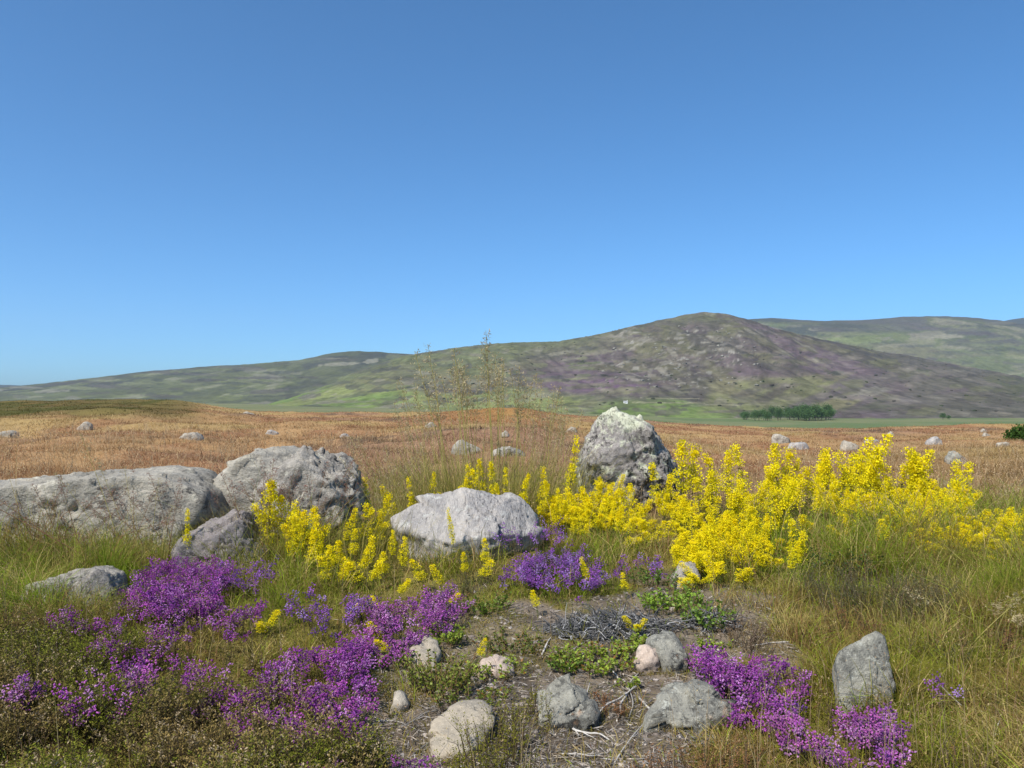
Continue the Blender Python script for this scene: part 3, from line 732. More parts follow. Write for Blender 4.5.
# ----------------------------------------------------------------------------- heather sprigs
def sprigs(acc, P, h, nleaf, col, tip, ll=.006, lw=.0022, lean=.5, rad=.004, dirs=None, dens_lo=.1):
    m = len(P); az = rng.uniform(0, 2 * PI, m) if dirs is None else dirs
    lean = rng.uniform(.05, lean, m); h = np.broadcast_to(h, m)
    brown = np.array([.10, .07, .045])
    blades(acc, P, h, .0028, np.broadcast_to(brown, (m, 3)), np.broadcast_to(brown, (m, 3)), lean, az)
    t = dens_lo + (1 - dens_lo) * rng.random((m, nleaf))
    q = np.stack([np.cos(az)[:, None] * (h * lean)[:, None] * t * t, np.sin(az)[:, None] * (h * lean)[:, None] * t * t, h[:, None] * t * (1 - .35 * lean[:, None] * t)], 2) + P[:, None]
    a = rng.uniform(0, 2 * PI, (m, nleaf))
    side = np.stack([np.cos(a), np.sin(a), rng.uniform(.2, 1.1, (m, nleaf))], 2)
    q = q + side * rad * .4 * rng.random((m, nleaf, 1))
    cc = col[:, None] * (1 - t[..., None] ** 2) + tip[:, None] * t[..., None] ** 2
    leaves(acc, q.reshape(-1, 3), side.reshape(-1, 3), ll * rng.uniform(.7, 1.3, m * nleaf), lw * rng.uniform(.8, 1.3, m * nleaf), cc.reshape(-1, 3), .3)

def build_heath():
    acc = Acc()
    n = 26000
    px = rng.uniform(-170, 420, n); py = rng.uniform(610, 900, n)
    d = EYE * F / (py - HY); x = (px - CX) / F * d
    wx, wy = warp(px, py, x, d)
    cl = fbm(x / .13, d / .15, seed=99, o=3)
    k = (rng.random(n) < blob(wx, wy, HEATH) * (.10 + 1.2 * sstep(.38, .58, cl)) * .85) & not_in_rock(x, d)
    x, d, px, cl = x[k], d[k], px[k], cl[k]; m = len(x)
    n1 = fbm(x / .25, d / .25, seed=103, o=3)
    col = mix((.058, .068, .010), (.085, .07, .016), rng.random(m))
    tip = mix((.19, .205, .024), (.29, .205, .075), sstep(.40, .62, n1 + rng.normal(size=m) * .06))
    r = rng.random(m)
    tip = np.where((r < .12)[:, None], np.array([.50, .38, .24]), tip)
    h = rng.uniform(.08, .16, m) * (.05 + 1.9 * cl)
    sprigs(acc, np.stack([x, d, H(x, d) - .005], 1), h, 30, col, tip, ll=.0085, lw=.0032, lean=.7, rad=.006)
    o = link('heath_cover', acc.mesh('heath_cover'), M_heath)
    prop(o, 'low unflowered heather cover, olive and brown, filling the lower left', 'ground cover', kind='stuff')
build_heath()

PURPLE = [np.array(c) for c in ((.31, .068, .33), (.37, .10, .38), (.22, .055, .28), (.47, .21, .48), (.38, .09, .36))]
LOW = []
def heather(label, blobs, tone=0, dens=1.0, flowers=1.0, leafcol=((.075, .09, .018), (.16, .15, .035)), group='purple bell heather clumps', name='heather_bush', nl=24, hs=1.25, bl=.0082):
    """blobs: (px, py of the middle of the foot, half width px, half depth px, height m)"""
    pos = []; hh = []
    for (px, py, rx, ry, ht) in blobs:
        LOW.append((px, py + 6, rx * 1.1, ry * 1.5 + 8))
        d0 = EYE * F / (py - HY); ax = rx / F * d0; ay = ry * d0 * d0 / (F * EYE)
        n = max(5, int(ax * ay * PI * 1500 * dens))
        a = rng.uniform(0, 2 * PI, n); q = np.sqrt(rng.random(n))
        x = (px - CX) / F * d0 + np.cos(a) * q * ax; y = d0 + np.sin(a) * q * ay
        x = x + rng.normal(size=n) * ax * .10; y = y + rng.normal(size=n) * ay * .10
        pos.append(np.stack([x, y, H(x, y)], 1)); hh.append(ht * hs * (.45 + .55 * np.sqrt(np.clip(1 - q * q, 0, 1))) * rng.uniform(.7, 1.2, n))
    P = np.concatenate(pos); h = np.concatenate(hh); c = P.mean(0)
    keep = fbm(P[:, 0] / .055, P[:, 1] / .075, seed=107, o=2) > .47; P, h = P[keep], h[keep]
    root = empty(name, c); Q = P - c; m = len(Q)
    prop(root, label, 'heather', group)
    az = np.arctan2(Q[:, 1], Q[:, 0]) + rng.normal(size=m) * .9
    acc = Acc()
    sprigs(acc, Q, h, nl, mix(leafcol[0], leafcol[1], rng.random(m) * .5), mix(leafcol[0], leafcol[1], rng.random(m)), ll=.0065, lw=.0026, lean=.7, rad=.005, dirs=az)
    link('foliage', acc.mesh('foliage'), M_heath, root)
    if flowers:
        acc = Acc(); k = rng.random(m) < flowers
        Pf, hf, af = Q[k], h[k], az[k]; mf = len(Pf); nb = 24
        ln = rng.uniform(.2, .5, mf)
        t = rng.uniform(.72, 1.04, (mf, nb))
        q = Pf[:, None] + np.stack([np.cos(af)[:, None] * (hf * ln)[:, None] * t * t, np.sin(af)[:, None] * (hf * ln)[:, None] * t * t, hf[:, None] * t * (1 - .3 * ln[:, None] * t)], 2)
        off = rng.normal(size=(mf, nb, 3)) * np.array([.0072, .0072, .005])
        D = off * 1.2 + np.array([0, 0, .002])
        base = np.array([PURPLE[i] for i in rng.integers(0, 5, mf)]) * rng.uniform(.6, 1.25, (mf, 1))
        cl = base[:, None] * rng.uniform(.65, 1.35, (mf, nb, 1))
        if tone: cl = cl * np.array([1.1, 1.2, 1.02])[None, None] + np.array([.02, .015, .02])
        if tone < 0: cl = cl * np.array([.8, 1.0, 1.15])
        bells(acc, (q + off).reshape(-1, 3), D.reshape(-1, 3), bl * rng.uniform(.8, 1.3, mf * nb), bl * .8 * rng.uniform(.8, 1.2, mf * nb), np.clip(cl.reshape(-1, 3), 0, .8))
        link('blossom', acc.mesh('blossom'), M_petal, root)
    return root

heather('bushy deep purple heather clump in front of the dark broken block', [(165, 590, 24, 14, .15), (190, 600, 28, 20, .17), (180, 622, 30, 14, .14), (205, 625, 18, 12, .10), (160, 612, 20, 12, .12)])
heather('thin mauve heather sprigs against the face of the dark broken block', [(245, 590, 30, 8, .15), (225, 598, 18, 8, .12)], dens=.6, flowers=.6, tone=-1)
heather('scattered purple heather between the bushy clump and the big mat at lower left', [(215, 645, 22, 12, .10), (160, 655, 26, 12, .09), (245, 630, 16, 10, .10)], dens=.8, flowers=.8)
heather('small pinkish purple heather tuft below the sunken flat stone', [(108, 672, 14, 8, .12), (112, 648, 12, 7, .11), (65, 634, 16, 6, .10), (90, 642, 8, 5, .09)], dens=1.2, flowers=.8)
heather('vivid magenta heather tuft alone in the olive heath at lower left', [(106, 730, 22, 12, .15), (126, 712, 18, 9, .14)], dens=1.6, tone=1)
heather('small pink heather sprigs at the left edge of the heath', [(22, 726, 12, 7, .14), (2, 722, 7, 6, .14)], dens=1.6, tone=1)
heather('trailing purple heather band joining the tufts to the big lower left mat', [(165, 694, 34, 10, .12), (195, 698, 22, 9, .11), (150, 680, 18, 9, .12), (225, 710, 22, 9, .10)], dens=1.1)
heather('big spreading mat of purple heather at lower left', [(255, 715, 45, 22, .10), (300, 700, 50, 34, .13), (335, 690, 40, 34, .13), (285, 740, 45, 24, .12), (340, 735, 32, 24, .11), (305, 765, 26, 16, .10), (350, 665, 20, 12, .10)], dens=.85)
heather('loose purple heather spilling over the bottom edge left of centre', [(318, 800, 26, 12, .09), (300, 785, 18, 12, .08)], dens=.8)
heather('pinkish purple heather scrap at the bottom beside the buff flat slab', [(408, 795, 22, 10, .08), (380, 800, 14, 10, .07)], dens=1.0, tone=1)
heather('bright lilac heather mat in front of the pale angular boulder', [(385, 635, 26, 16, .10), (415, 632, 36, 20, .11), (440, 622, 20, 16, .11), (400, 655, 22, 10, .08)], tone=1)
heather('dusky heather sprigs left of the lilac mat with pink brown stems', [(335, 628, 28, 12, .12), (360, 620, 18, 9, .10), (310, 618, 18, 10, .12)], dens=.6, flowers=.55, tone=-1)
heather('violet heather patch in the green leaves right of the pale angular boulder', [(525, 595, 22, 9, .10), (548, 590, 28, 14, .12), (575, 588, 20, 12, .13), (585, 600, 14, 8, .09)], tone=-1, dens=.9, flowers=.85)
heather('wispy purple heather climbing the right shoulder of the pale angular boulder', [(522, 568, 20, 6, .22), (545, 562, 18, 6, .20), (570, 572, 14, 6, .14)], dens=.55, flowers=.6, tone=-1)
heather('mauve heather sprigs under the left tip of the yellow bank', [(640, 580, 22, 8, .12), (610, 590, 14, 7, .10)], dens=.5, flowers=.5, tone=-1)
heather('rich purple heather cushion beside the largest grey stone', [(722, 692, 24, 20, .11), (748, 705, 26, 22, .11), (775, 690, 24, 16, .09), (745, 735, 18, 12, .07)], dens=1.5)
heather('bright purple heather cushion at the bottom right of centre', [(815, 765, 30, 22, .10), (850, 775, 34, 24, .10), (885, 762, 26, 18, .09), (840, 750, 26, 12, .08)], dens=1.7, tone=1)
heather('faded heather stems between the two right purple cushions', [(800, 725, 26, 14, .08), (870, 735, 18, 10, .10)], dens=.6, flowers=.35, tone=-1)
heather('lone violet heather sprig in the grass at lower right', [(947, 715, 6, 4, .09)], dens=1.0, tone=-1)
# bushes without flowers
OL = ((.13, .13, .015), (.26, .24, .03)); RD = ((.17, .08, .035), (.32, .17, .08)); GY = ((.07, .085, .03), (.19, .17, .10))
heather('olive green heather tuft without flowers at bottom centre', [(490, 775, 40, 38, .15), (515, 745, 26, 28, .13), (465, 800, 28, 22, .13), (538, 722, 14, 16, .11)], flowers=0, leafcol=OL, group='heather without flowers', dens=2.2, nl=30)
heather('rusty brown heather tuft at the bottom under the largest grey stone', [(690, 790, 40, 22, .09), (740, 790, 30, 20, .10), (650, 800, 20, 12, .08)], flowers=0, leafcol=RD, group='heather without flowers', dens=1.3)
heather('grey green heather bush in shade below the yellow bank', [(860, 610, 60, 18, .16), (900, 620, 40, 20, .18), (930, 610, 30, 14, .16)], flowers=0, leafcol=GY, group='heather without flowers', dens=.9, nl=30)
heather('russet dead heather patch in grass above the leaning slab', [(850, 638, 28, 9, .10), (870, 645, 18, 8, .08)], flowers=0, leafcol=RD, group='heather without flowers', dens=1.3)
heather('straggling olive heather hiding the foot of the leaning slab', [(845, 730, 20, 8, .085), (868, 738, 16, 8, .07), (832, 715, 10, 8, .09)], flowers=0, leafcol=OL, group='heather without flowers', dens=1.2)
heather('yellow olive heather tuft between the two right purple cushions', [(805, 705, 26, 18, .09), (830, 715, 18, 14, .08)], flowers=0, leafcol=OL, group='heather without flowers', dens=1.2)
heather('brown heather tuft among green grass at the right edge', [(985, 660, 34, 12, .10), (1010, 650, 20, 10, .09)], flowers=0, leafcol=RD, group='heather without flowers', dens=.9)
heather('dull green heather tuft in the grass right of the leaning slab', [(930, 672, 26, 10, .10), (945, 664, 18, 8, .09)], flowers=0, leafcol=GY, group='heather without flowers', dens=1.0)
heather('olive heather bush at the bottom right corner', [(960, 790, 44, 18, .10), (1000, 800, 30, 16, .10)], flowers=0, leafcol=OL, group='heather without flowers', dens=1.0)
heather('reddish low heather left of the sunken flat stone', [(10, 625, 26, 8, .09), (30, 632, 16, 6, .08)], flowers=0, leafcol=RD, group='heather without flowers', dens=1.0)
heather('greyish heather tuft in the turf before the pale angular boulder', [(470, 590, 26, 8, .09), (445, 596, 18, 6, .08)], flowers=0, leafcol=GY, group='heather without flowers', dens=1.0)
heather('small rusty moss tuft on the soil between the two grey stones', [(612, 712, 14, 9, .05), (602, 700, 8, 6, .04)], flowers=0, leafcol=RD, group='heather without flowers', dens=1.5)
heather('dark green heather tuft beside the violet patch', [(570, 580, 26, 10, .16), (548, 575, 18, 8, .14)], flowers=0, leafcol=((.035, .06, .012), (.07, .11, .02)), group='heather without flowers', dens=1.1, nl=34)
heather('pale greyish heather clump on the bank below the yellow flowers', [(735, 640, 30, 10, .08), (765, 650, 26, 10, .07)], flowers=0, leafcol=((.14, .10, .07), (.27, .20, .14)), group='heather without flowers', dens=1.0)

# ----------------------------------------------------------------------------- yellow bedstraw
YEL = [(.90, .74, .010), (.82, .70, .012), (.94, .76, .014)]
def bedstraw_variant(ns, seed):
    """meshes of one plant, 1 m tall in its own units: stem, leaves, flower spikes"""
    sts, lf, sp = [], Acc(), []
    for k in range(ns):
        b = rng.uniform(0, 2 * PI); base = np.array([math.cos(b), math.sin(b), 0]) * (.09 if ns > 1 else 0)
        hgt = 1.0 if k == 0 else rng.uniform(.72, .96)
        ln = rng.uniform(.05, .34); t = np.linspace(0, 1, 9)
        def at(t):
            t = np.asarray(t)
            return base + np.stack([math.cos(b) * ln * t ** 1.7, math.sin(b) * ln * t ** 1.7, hgt * t], -1)
        st = Acc(); tube(st, at(t), .006 - .0035 * t, (.16, .17, .05), 4)
        sts.append(st.mesh('stem'))
        for tt in np.arange(.06, .72, .045):      # whorls of narrow leaves
            n = 8; a = rng.uniform(0, 2 * PI) + np.arange(n) * 2 * PI / n
            D = np.stack([np.cos(a), np.sin(a), np.full(n, .35) + rng.normal(size=n) * .15], 1)
            leaves(lf, np.repeat(at(tt)[None], n, 0), D, .055 * rng.uniform(.8, 1.2, n), .009, mix((.06, .10, .018), (.12, .16, .03), rng.random(n)))
        a = Acc()
        for tt in np.linspace(rng.uniform(.36, .46), 1.0, 11) + rng.normal(size=11) * .012:
            if rng.random() < .12: continue
            f = (tt - .42) / .58; rad = .088 * (1 - .62 * f ** 1.5) * rng.uniform(.35, 1.35)
            c = at(tt); nu = int(rng.integers(3, 6) + 2 * (1 - f))
            for q in range(nu):
                g = q * 2 * PI / nu + rng.uniform(-.4, .4)
                pc = c + np.array([math.cos(g) * rad, math.sin(g) * rad, rng.uniform(-.01, .028)])
                bs = rng.uniform(.65, 1.25); n = int(20 * bs + 3)
                o = rng.normal(size=(n, 3)) * np.array([.0195, .0195, .016]) * bs
                base_c = np.array(YEL[rng.integers(3)]) * rng.uniform(.8, 1.1)
                cc = mix(base_c, (.40, .46, .03), np.clip(rng.random(n) * (.9 - f) * .6, 0, 1))
                leaves(a, pc + o, o + rng.normal(size=(n, 3)) * .008 + np.array([0, 0, .006]), .026 * rng.uniform(.7, 1.25, n), .021, cc, .12)
            if tt < .97 and nu:
                tube(a, [c, c + np.array([math.cos(g) * rad, math.sin(g) * rad, .01])], .002, (.17, .18, .05), 3)
        sp.append(a.mesh('blossom'))
    return sts, lf.mesh('leaves'), sp

BV = [bedstraw_variant(ns, i) for i, ns in enumerate((1, 1, 2, 2, 3, 3, 2, 1))]
GB = 'yellow bedstraw plants'
def bedstraw(px, top, d, label, v, tilt=(0, 0), wide=1.0):
    x = (px - CX) / F * d; z = float(H(x, d)); h = EYE - (top - HY) / F * d - z
    h = max(h, .05)
    r = empty('bedstraw_plant', (x, d, z), rng.uniform(0, 2 * PI))
    wv = wide * max(.34, min(.52, h * 1.0)) if h < .34 else wide * h
    r.scale = (wv, wv, h); r.rotation_euler = (tilt[0], tilt[1], r.rotation_euler[2])
    prop(r, label, 'flower', GB)
    s, l, sp = BV[v]
    link('leaves', l, M_grass, r)
    for q in s: link('stem', q, M_grass, r)
    for q in sp: link('blossom', q, M_petal, r)
    return r

# the dense bank on the right
up = np.array([(556, 500), (575, 492), (600, 478), (620, 470), (640, 466), (665, 466), (688, 452), (705, 456), (725, 462), (750, 455), (775, 452), (790, 452), (815, 458), (835, 452), (855, 443), (880, 458), (900, 458), (920, 462), (940, 458), (962, 470), (975, 500)], float)
lo = np.array([(556, 525), (600, 535), (640, 545), (670, 555), (690, 590), (720, 600), (750, 592), (775, 580), (800, 585), (815, 560), (835, 545), (870, 540), (900, 552), (930, 556), (960, 558), (975, 556)], float)
cnt = 0
LB = 'tall yellow bedstraw in the dense bank right of the cone-shaped boulder'
LF = 'yellow bedstraw growing in front of the cone-shaped boulder'
while cnt < 168:
    px = rng.uniform(556, 975)
    if px < 680 and rng.random() < .2: continue
    a, b = np.interp(px, up[:, 0], up[:, 1]), np.interp(px, lo[:, 0], lo[:, 1]) - 24
    f = rng.random() ** .95
    top = a + (b - a) * f + rng.normal() * 3 + (rng.random() < .6) * rng.uniform(0, 10)
    d = 6.9 - 2.55 * ((top - 450) / 115) + rng.normal() * .12
    if px < 685: d = min(d, 6.6)
    if rng.random() > .35 + .65 * sstep(.25, .42, float(vnoise(np.array([px / 26]), np.array([top / 20]), seed=7)[0])): continue
    bedstraw(px, top, d, LF if px < 682 else LB, int(rng.integers(0, 8)), (rng.normal() * .13, rng.normal() * .13), rng.uniform(.8, 1.1)); cnt += 1
for (px, top, d) in [(690, 443, 6.6), (752, 447, 6.6), (783, 446, 6.7), (842, 440, 6.8), (858, 437, 6.7), (862, 446, 6.6), (903, 452, 6.4), (937, 449, 6.3), (920, 455, 6.4), (962, 465, 6.2), (958, 490, 5.8), (724, 452, 6.8), (815, 450, 6.8)]:
    bedstraw(px, top, d, LB, int(rng.integers(2, 7)), (0, 0), .9)
for k in range(24):
    px = 684 + 92 * rng.random(); f = rng.random(); top = 492 + 62 * f + rng.normal() * 4 - 12 * (px > 760)
    bedstraw(px, top, 5.35 - 1.0 * f + rng.normal() * .06, LB, int(rng.integers(2, 7)), (rng.normal() * .08, rng.normal() * .08), .8)
for (px, top, d) in [(797, 520, 4.5), (790, 545, 4.3), (701, 565, 4.15), (690, 575, 4.05), (720, 560, 4.2), (745, 565, 4.2)]:
    bedstraw(px, top, d, 'short yellow bedstraw at the lower front edge of the dense bank', int(rng.integers(0, 8)), (0, 0), .8)
for (px, top, d) in [(1012, 502, 5.4), (1003, 508, 5.3), (1022, 506, 5.3), (994, 520, 5.2), (1018, 540, 4.9), (985, 548, 4.9), (1022, 572, 4.5), (1000, 560, 4.7), (1008, 515, 5.1), (1020, 520, 5.0), (990, 530, 5.0), (1014, 528, 4.9), (1024, 548, 4.7)]:
    bedstraw(px, top, d, 'yellow bedstraw at the right edge of the view beyond the dense bank', int(rng.integers(2, 7)), (0, 0), 1.0)
# tall single spike left of the cone boulder, row behind the pale boulder
bedstraw(568, 440, 6.3, 'tallest single yellow bedstraw spike at the left side of the cone-shaped boulder', 0, (0, 0), .55)
for (px, top, d) in [(372, 480, 5.7), (402, 484, 5.8), (414, 480, 5.9), (432, 474, 6.0), (446, 486, 5.8), (462, 478, 5.9), (484, 458, 6.2), (486, 470, 5.9), (498, 462, 6.1), (506, 470, 6.0), (515, 474, 6.0), (524, 478, 5.9), (536, 484, 5.9), (544, 470, 6.1), (552, 478, 6.0), (560, 490, 5.7), (420, 492, 5.7), (471, 466, 6.1)]:
    bedstraw(px, top, d, 'slender yellow bedstraw in the row behind the pale angular boulder', int(rng.choice([0, 1, 7, 2])), (rng.normal() * .12, rng.normal() * .12), rng.uniform(.5, .75))
bedstraw(455, 512, 4.75, 'slim yellow bedstraw standing against the face of the pale angular boulder', 1, (0, 0), .42)
for (px, top, d) in [(425, 560, 4.2), (442, 568, 4.1), (466, 552, 4.3), (483, 541, 4.45), (480, 562, 4.2), (400, 540, 4.4), (396, 575, 4.0)]:
    bedstraw(px, top, d, 'small yellow bedstraw at the foot of the pale angular boulder', int(rng.choice([0, 1, 7])), (rng.normal() * .16, rng.normal() * .16), rng.uniform(.5, .8))
for (px, top, d, tx) in [(272, 478, 5.0, .25), (288, 498, 4.9, .2), (300, 496, 4.9, 0), (309, 505, 4.8, 0), (322, 530, 4.5, 0), (304, 512, 4.7, .1), (296, 508, 4.75, .1), (315, 520, 4.6, .05), (328, 545, 4.35, 0), (286, 512, 4.7, .2), (312, 538, 4.45, .1), (334, 556, 4.25, 0), (300, 524, 4.6, .1), (280, 490, 4.95, .22)]:
    bedstraw(px, top, d, 'yellow bedstraw in the clump in front of the cracked buff boulder', int(rng.choice([0, 1, 7, 2])), (rng.normal() * .1, -tx), rng.uniform(.75, 1.05))
for (px, top, d) in [(342, 512, 4.9), (350, 530, 4.7), (366, 506, 5.0), (373, 540, 4.5), (358, 548, 4.4), (337, 540, 4.5), (391, 532, 4.7), (378, 500, 5.2), (345, 560, 4.3), (354, 548, 4.4), (369, 556, 4.3), (384, 552, 4.4)]:
    bedstraw(px, top, d, 'yellow bedstraw between the cracked buff boulder and the pale angular boulder', int(rng.choice([0, 1, 7, 2])), (rng.normal() * .17, rng.normal() * .2), rng.uniform(.55, .9))
bedstraw(187, 512, 4.7, 'lone little yellow bedstraw spike in front of the long slab', 0, (0, 0), .5)
bedstraw(265, 615, 3.45, 'round little yellow bedstraw head amid the purple heather at lower left', 4, (0, 0), .6)
for (px, top, d) in [(383, 622, 3.3), (389, 640, 3.15), (362, 604, 3.7), (345, 606, 3.6), (378, 598, 3.7), (450, 592, 3.8)]:
    bedstraw(px, top, d, 'short yellow bedstraw around the lilac heather mat', int(rng.choice([0, 1, 7])), (0, 0), .55)
bedstraw(538, 594, 3.6, 'small yellow bedstraw beside the grey dead heather', 1, (0, 0), .5)
bedstraw(637, 616, 3.35, 'single yellow bedstraw head over the grey dead heather', 4, (0, 0), .45)
bedstraw(626, 575, 3.95, 'little yellow bedstraw head in dry grass below the cone-shaped boulder', 0, (0, 0), .5)
bedstraw(478, 640, 3.05, 'tiny yellow flower head in the leafy patch at centre', 7, (0, 0), .35)
bedstraw(590, 560, 4.1, 'small yellow bedstraw just right of the violet heather patch', 1, (0, 0), .45)

# ----------------------------------------------------------------------------- low leafy plants
def leafy(label, px, py, w, n, col, ll=.014, hh=.06, red=.0):
    x, d, z = [float(a) for a in gp(px, py)]
    r = empty('leafy_plant', (x, d, z)); prop(r, label, 'plant', 'low leafy plants on the soil')
    rad = w / F * d / 2
    st, lf = Acc(), Acc()
    n = n * 2; ll = ll * 1.25; ns = max(6, n // 9)
    for k in range(ns):
        a = rng.uniform(0, 2 * PI); q = math.sqrt(rng.random()) * rad
        b = np.array([math.cos(a) * q, math.sin(a) * q * .8, 0]); b[2] = float(H(x + b[0], d + b[1])) - z
        h = hh * rng.uniform(.5, 1.2)
        e = b + np.array([math.cos(a) * h * .5, math.sin(a) * h * .5, h]); mid = .5 * (b + e) + np.array([0, 0, h * .1])
        tube(st, [np.array([0, 0, -.012]), b * .6 + np.array([0, 0, -.010]), b - np.array([0, 0, .004]), mid, e], .0013, (.14, .09, .04), 3)
        m = 11; t = rng.uniform(.35, 1.05, m)
        P = b + (e - b) * t[:, None]
        g = rng.uniform(0, 2 * PI, m); D = np.stack([np.cos(g), np.sin(g), rng.uniform(.1, .8, m)], 1)
        cc = np.array(col) * rng.uniform(.7, 1.3, (m, 1))
        if red: cc = np.where(rng.random((m, 1)) < red, np.array([.26, .13, .03]), cc)
        leaves(lf, P, D, ll * rng.uniform(.7, 1.3, m), ll * .62, cc)
    link('stem', st.mesh('stem'), M_bark, r); link('leaves', lf.mesh('leaves'), M_leaf, r)

LG = (.24, .31, .035)
leafy('bright green leafy mat with reddish leaves below the grey dead heather', 592, 668, 76, 420, LG, .013, .06, .12)
leafy('lime green leaf tuft right of the grey dead heather', 632, 652, 40, 120, LG, .013, .05)
leafy('fresh green leafy patch between the dead heather and the yellow bank', 670, 610, 56, 320, (.19, .29, .03), .015, .08)
leafy('low green leaves on the slope under the yellow bank', 708, 625, 40, 200, (.16, .25, .03), .015, .07)
leafy('yellow green leaves at the lower edge of the lilac heather mat', 440, 645, 40, 180, LG, .013, .06)
leafy('spreading green mat over the soil left of the rounded grey stone', 470, 705, 70, 200, (.17, .21, .03), .010, .05, .08)
leafy('low yellow green leaves around the brownish lump of stone', 500, 676, 56, 150, LG, .011, .045, .1)
leafy('sparse yellow green leaves left of the flat buff stone', 392, 668, 34, 90, LG, .012, .06)
leafy('tall yellowish leaf patch beside the buff stone under the lilac mat', 440, 690, 50, 320, (.19, .22, .03), .011, .10)
leafy('trailing leaf mat in the middle of the bare soil', 510, 650, 70, 220, (.12, .16, .025), .010, .04, .15)
leafy('green leaf tuft left of the violet heather patch', 488, 612, 44, 200, (.14, .20, .025), .012, .06)
leafy('small leaf tuft on the soil in front of the tilted grey stone', 628, 690, 18, 40, LG, .011, .03)
leafy('dark green leaf clump under the right part of the yellow bank', 842, 575, 60, 320, (.05, .10, .02), .014, .12)
leafy('leafy sprays at the left of the tilted stone by the dead heather', 566, 672, 30, 90, (.12, .19, .025), .012, .05)
leafy('yellow green sprigs on the stony soil right of the tilted grey stone', 716, 650, 30, 70, LG, .012, .04)
leafy('leafy stems scattered at the foot of the yellow bank front', 655, 588, 40, 160, (.12, .20, .03), .013, .09)

# ----------------------------------------------------------------------------- dead heather, twigs, litter
def bend(p, d, ln, n, wob, drop=0.0):
    pts = [np.array(p, float)]; d = np.array(d, float)
    for k in range(n):
        d = unit(d + rng.normal(size=3) * wob + np.array([0, 0, drop])); pts.append(pts[-1] + d * ln / n)
    return np.array(pts)

def dead_heather(label, px, py, w, n):
    x, d, z = [float(a) for a in gp(px, py)]
    r = empty('dead_heather', (x, d, z)); prop(r, label, 'dead heather')
    acc = Acc(); acc2 = Acc(); rad = w / F * d / 2
    for k in range(n):
        a = rng.uniform(0, 2 * PI); q = math.sqrt(rng.random()) * rad
        b = np.array([math.cos(a) * q, math.sin(a) * q * .55, .0]); b[2] = float(H(x + b[0], d + b[1])) - z + .012 + .05 * (1 - q / rad) * rng.random()
        g = rng.uniform(0, 2 * PI)
        pts = bend(b, (math.cos(g), math.sin(g), .25), rng.uniform(.04, .13), 5, .38, -.14)
        pts[:, 2] = np.maximum(pts[:, 2], .004)
        s = rng.choice([.06, .10, .17, .34], p=[.36, .34, .2, .10])
        tube(acc if s < .3 else acc2, pts, np.linspace(.0026, .001, 6) * rng.uniform(.7, 1.5), np.array([1, .97, .95]) * s, 4)
    link('twigs', acc.mesh('twigs'), M_bark, r); link('bleached_stems', acc2.mesh('bleached_stems'), M_bark, r)
dead_heather('grey tangle of dead heather on the soil right of centre', 608, 630, 118, 1400)
dead_heather('thin grey dead heather on the stony slope beside the yellow bank', 706, 625, 60, 160)

def twig(label, pts, rad, tone, group, fork=True):
    """pts: places (px, py) the twig lies across; its ends rest on the soil"""
    q = []
    for i, (a, b, *l) in enumerate(pts):
        x, d, z = [float(v) for v in gp(a, b)]; q.append((x, d, z + rad + (l[0] if l else 0)))
    q = np.array(q); t = np.linspace(0, len(q) - 1, len(q) * 5)
    s = np.stack([np.interp(t, np.arange(len(q)), q[:, k]) for k in range(3)], 1)
    ker = np.array([.25, .5, .25]); sm = s.copy()
    for _ in range(3): sm[1:-1] = .25 * sm[:-2] + .5 * sm[1:-1] + .25 * sm[2:]
    sm += (np.stack([vnoise(t * 1.7, 0 * t, seed=int(q[0, 0] * 1e4) % 999 + k) for k in range(3)], 1) - .5) * rad * 2.2
    o = sm[0].copy()
    acc = Acc(); n = len(sm)
    tube(acc, sm - o, np.linspace(rad, rad * .5, n) * (.85 + .3 * rng.random(n)), np.array([1, .93, .84]) * tone, 6)
    if fork:
        for k in range(2):
            i = rng.integers(n // 4, n - 3); dd = unit(sm[i + 1] - sm[i]) + rng.normal(size=3) * np.array([.5, .5, .1])
            bp = bend(sm[i] - o, dd, rng.uniform(.03, .07), 4, .2); bp[:, 2] = np.maximum(bp[:, 2], (sm[i] - o)[2] - .003)
            tube(acc, bp, np.linspace(rad * .55, rad * .25, 5), np.array([1, .93, .84]) * tone * .95, 5)
    ob = link('twig', acc.mesh('twig', True), M_bark); ob.location = o
    prop(ob, label, 'twig', group)
GT = 'bleached twigs on the bare soil'
twig('long bleached twig arching between the rounded stone and the largest grey stone', [(588, 722), (605, 712, .01), (622, 702, .015), (640, 688, .01)], .0042, .42, GT)
twig('curled pale root end upright beside the largest grey stone', [(629, 690), (626, 703, .015), (620, 712, .012), (617, 722)], .005, .46, GT, False)
twig('pale forked twig in front of the rounded grey stone', [(566, 722), (575, 735, .01), (592, 738, .012), (612, 742)], .0042, .45, GT)
twig('thin straight twig leaning up against the rounded grey stone', [(576, 735), (582, 718, .02), (590, 695, .04)], .0022, .45, GT, False)
twig('slender pale twig running along the base of the largest grey stone', [(640, 700), (655, 716, .01), (680, 722, .01), (695, 728)], .004, .42, GT)
twig('short thick pale twig below the leafy mat with reddish leaves', [(602, 665), (610, 673, .008), (618, 681)], .0045, .44, GT, False)
twig('dark twig crossing the soil left of the buff flat slab', [(400, 730), (425, 716, .01), (438, 712)], .003, .16, GT)
twig('long thin grey twig at the left of the bare soil', [(365, 722), (395, 722, .006), (425, 735, .004), (440, 728)], .0025, .30, GT)
twig('dark branched twig lying over the buff flat slab', [(412, 755), (440, 745, .02), (455, 728, .05)], .003, .12, GT)
twig('bent grey twig at the bottom edge of the bare soil', [(560, 755), (590, 760, .01), (612, 752)], .003, .34, GT)
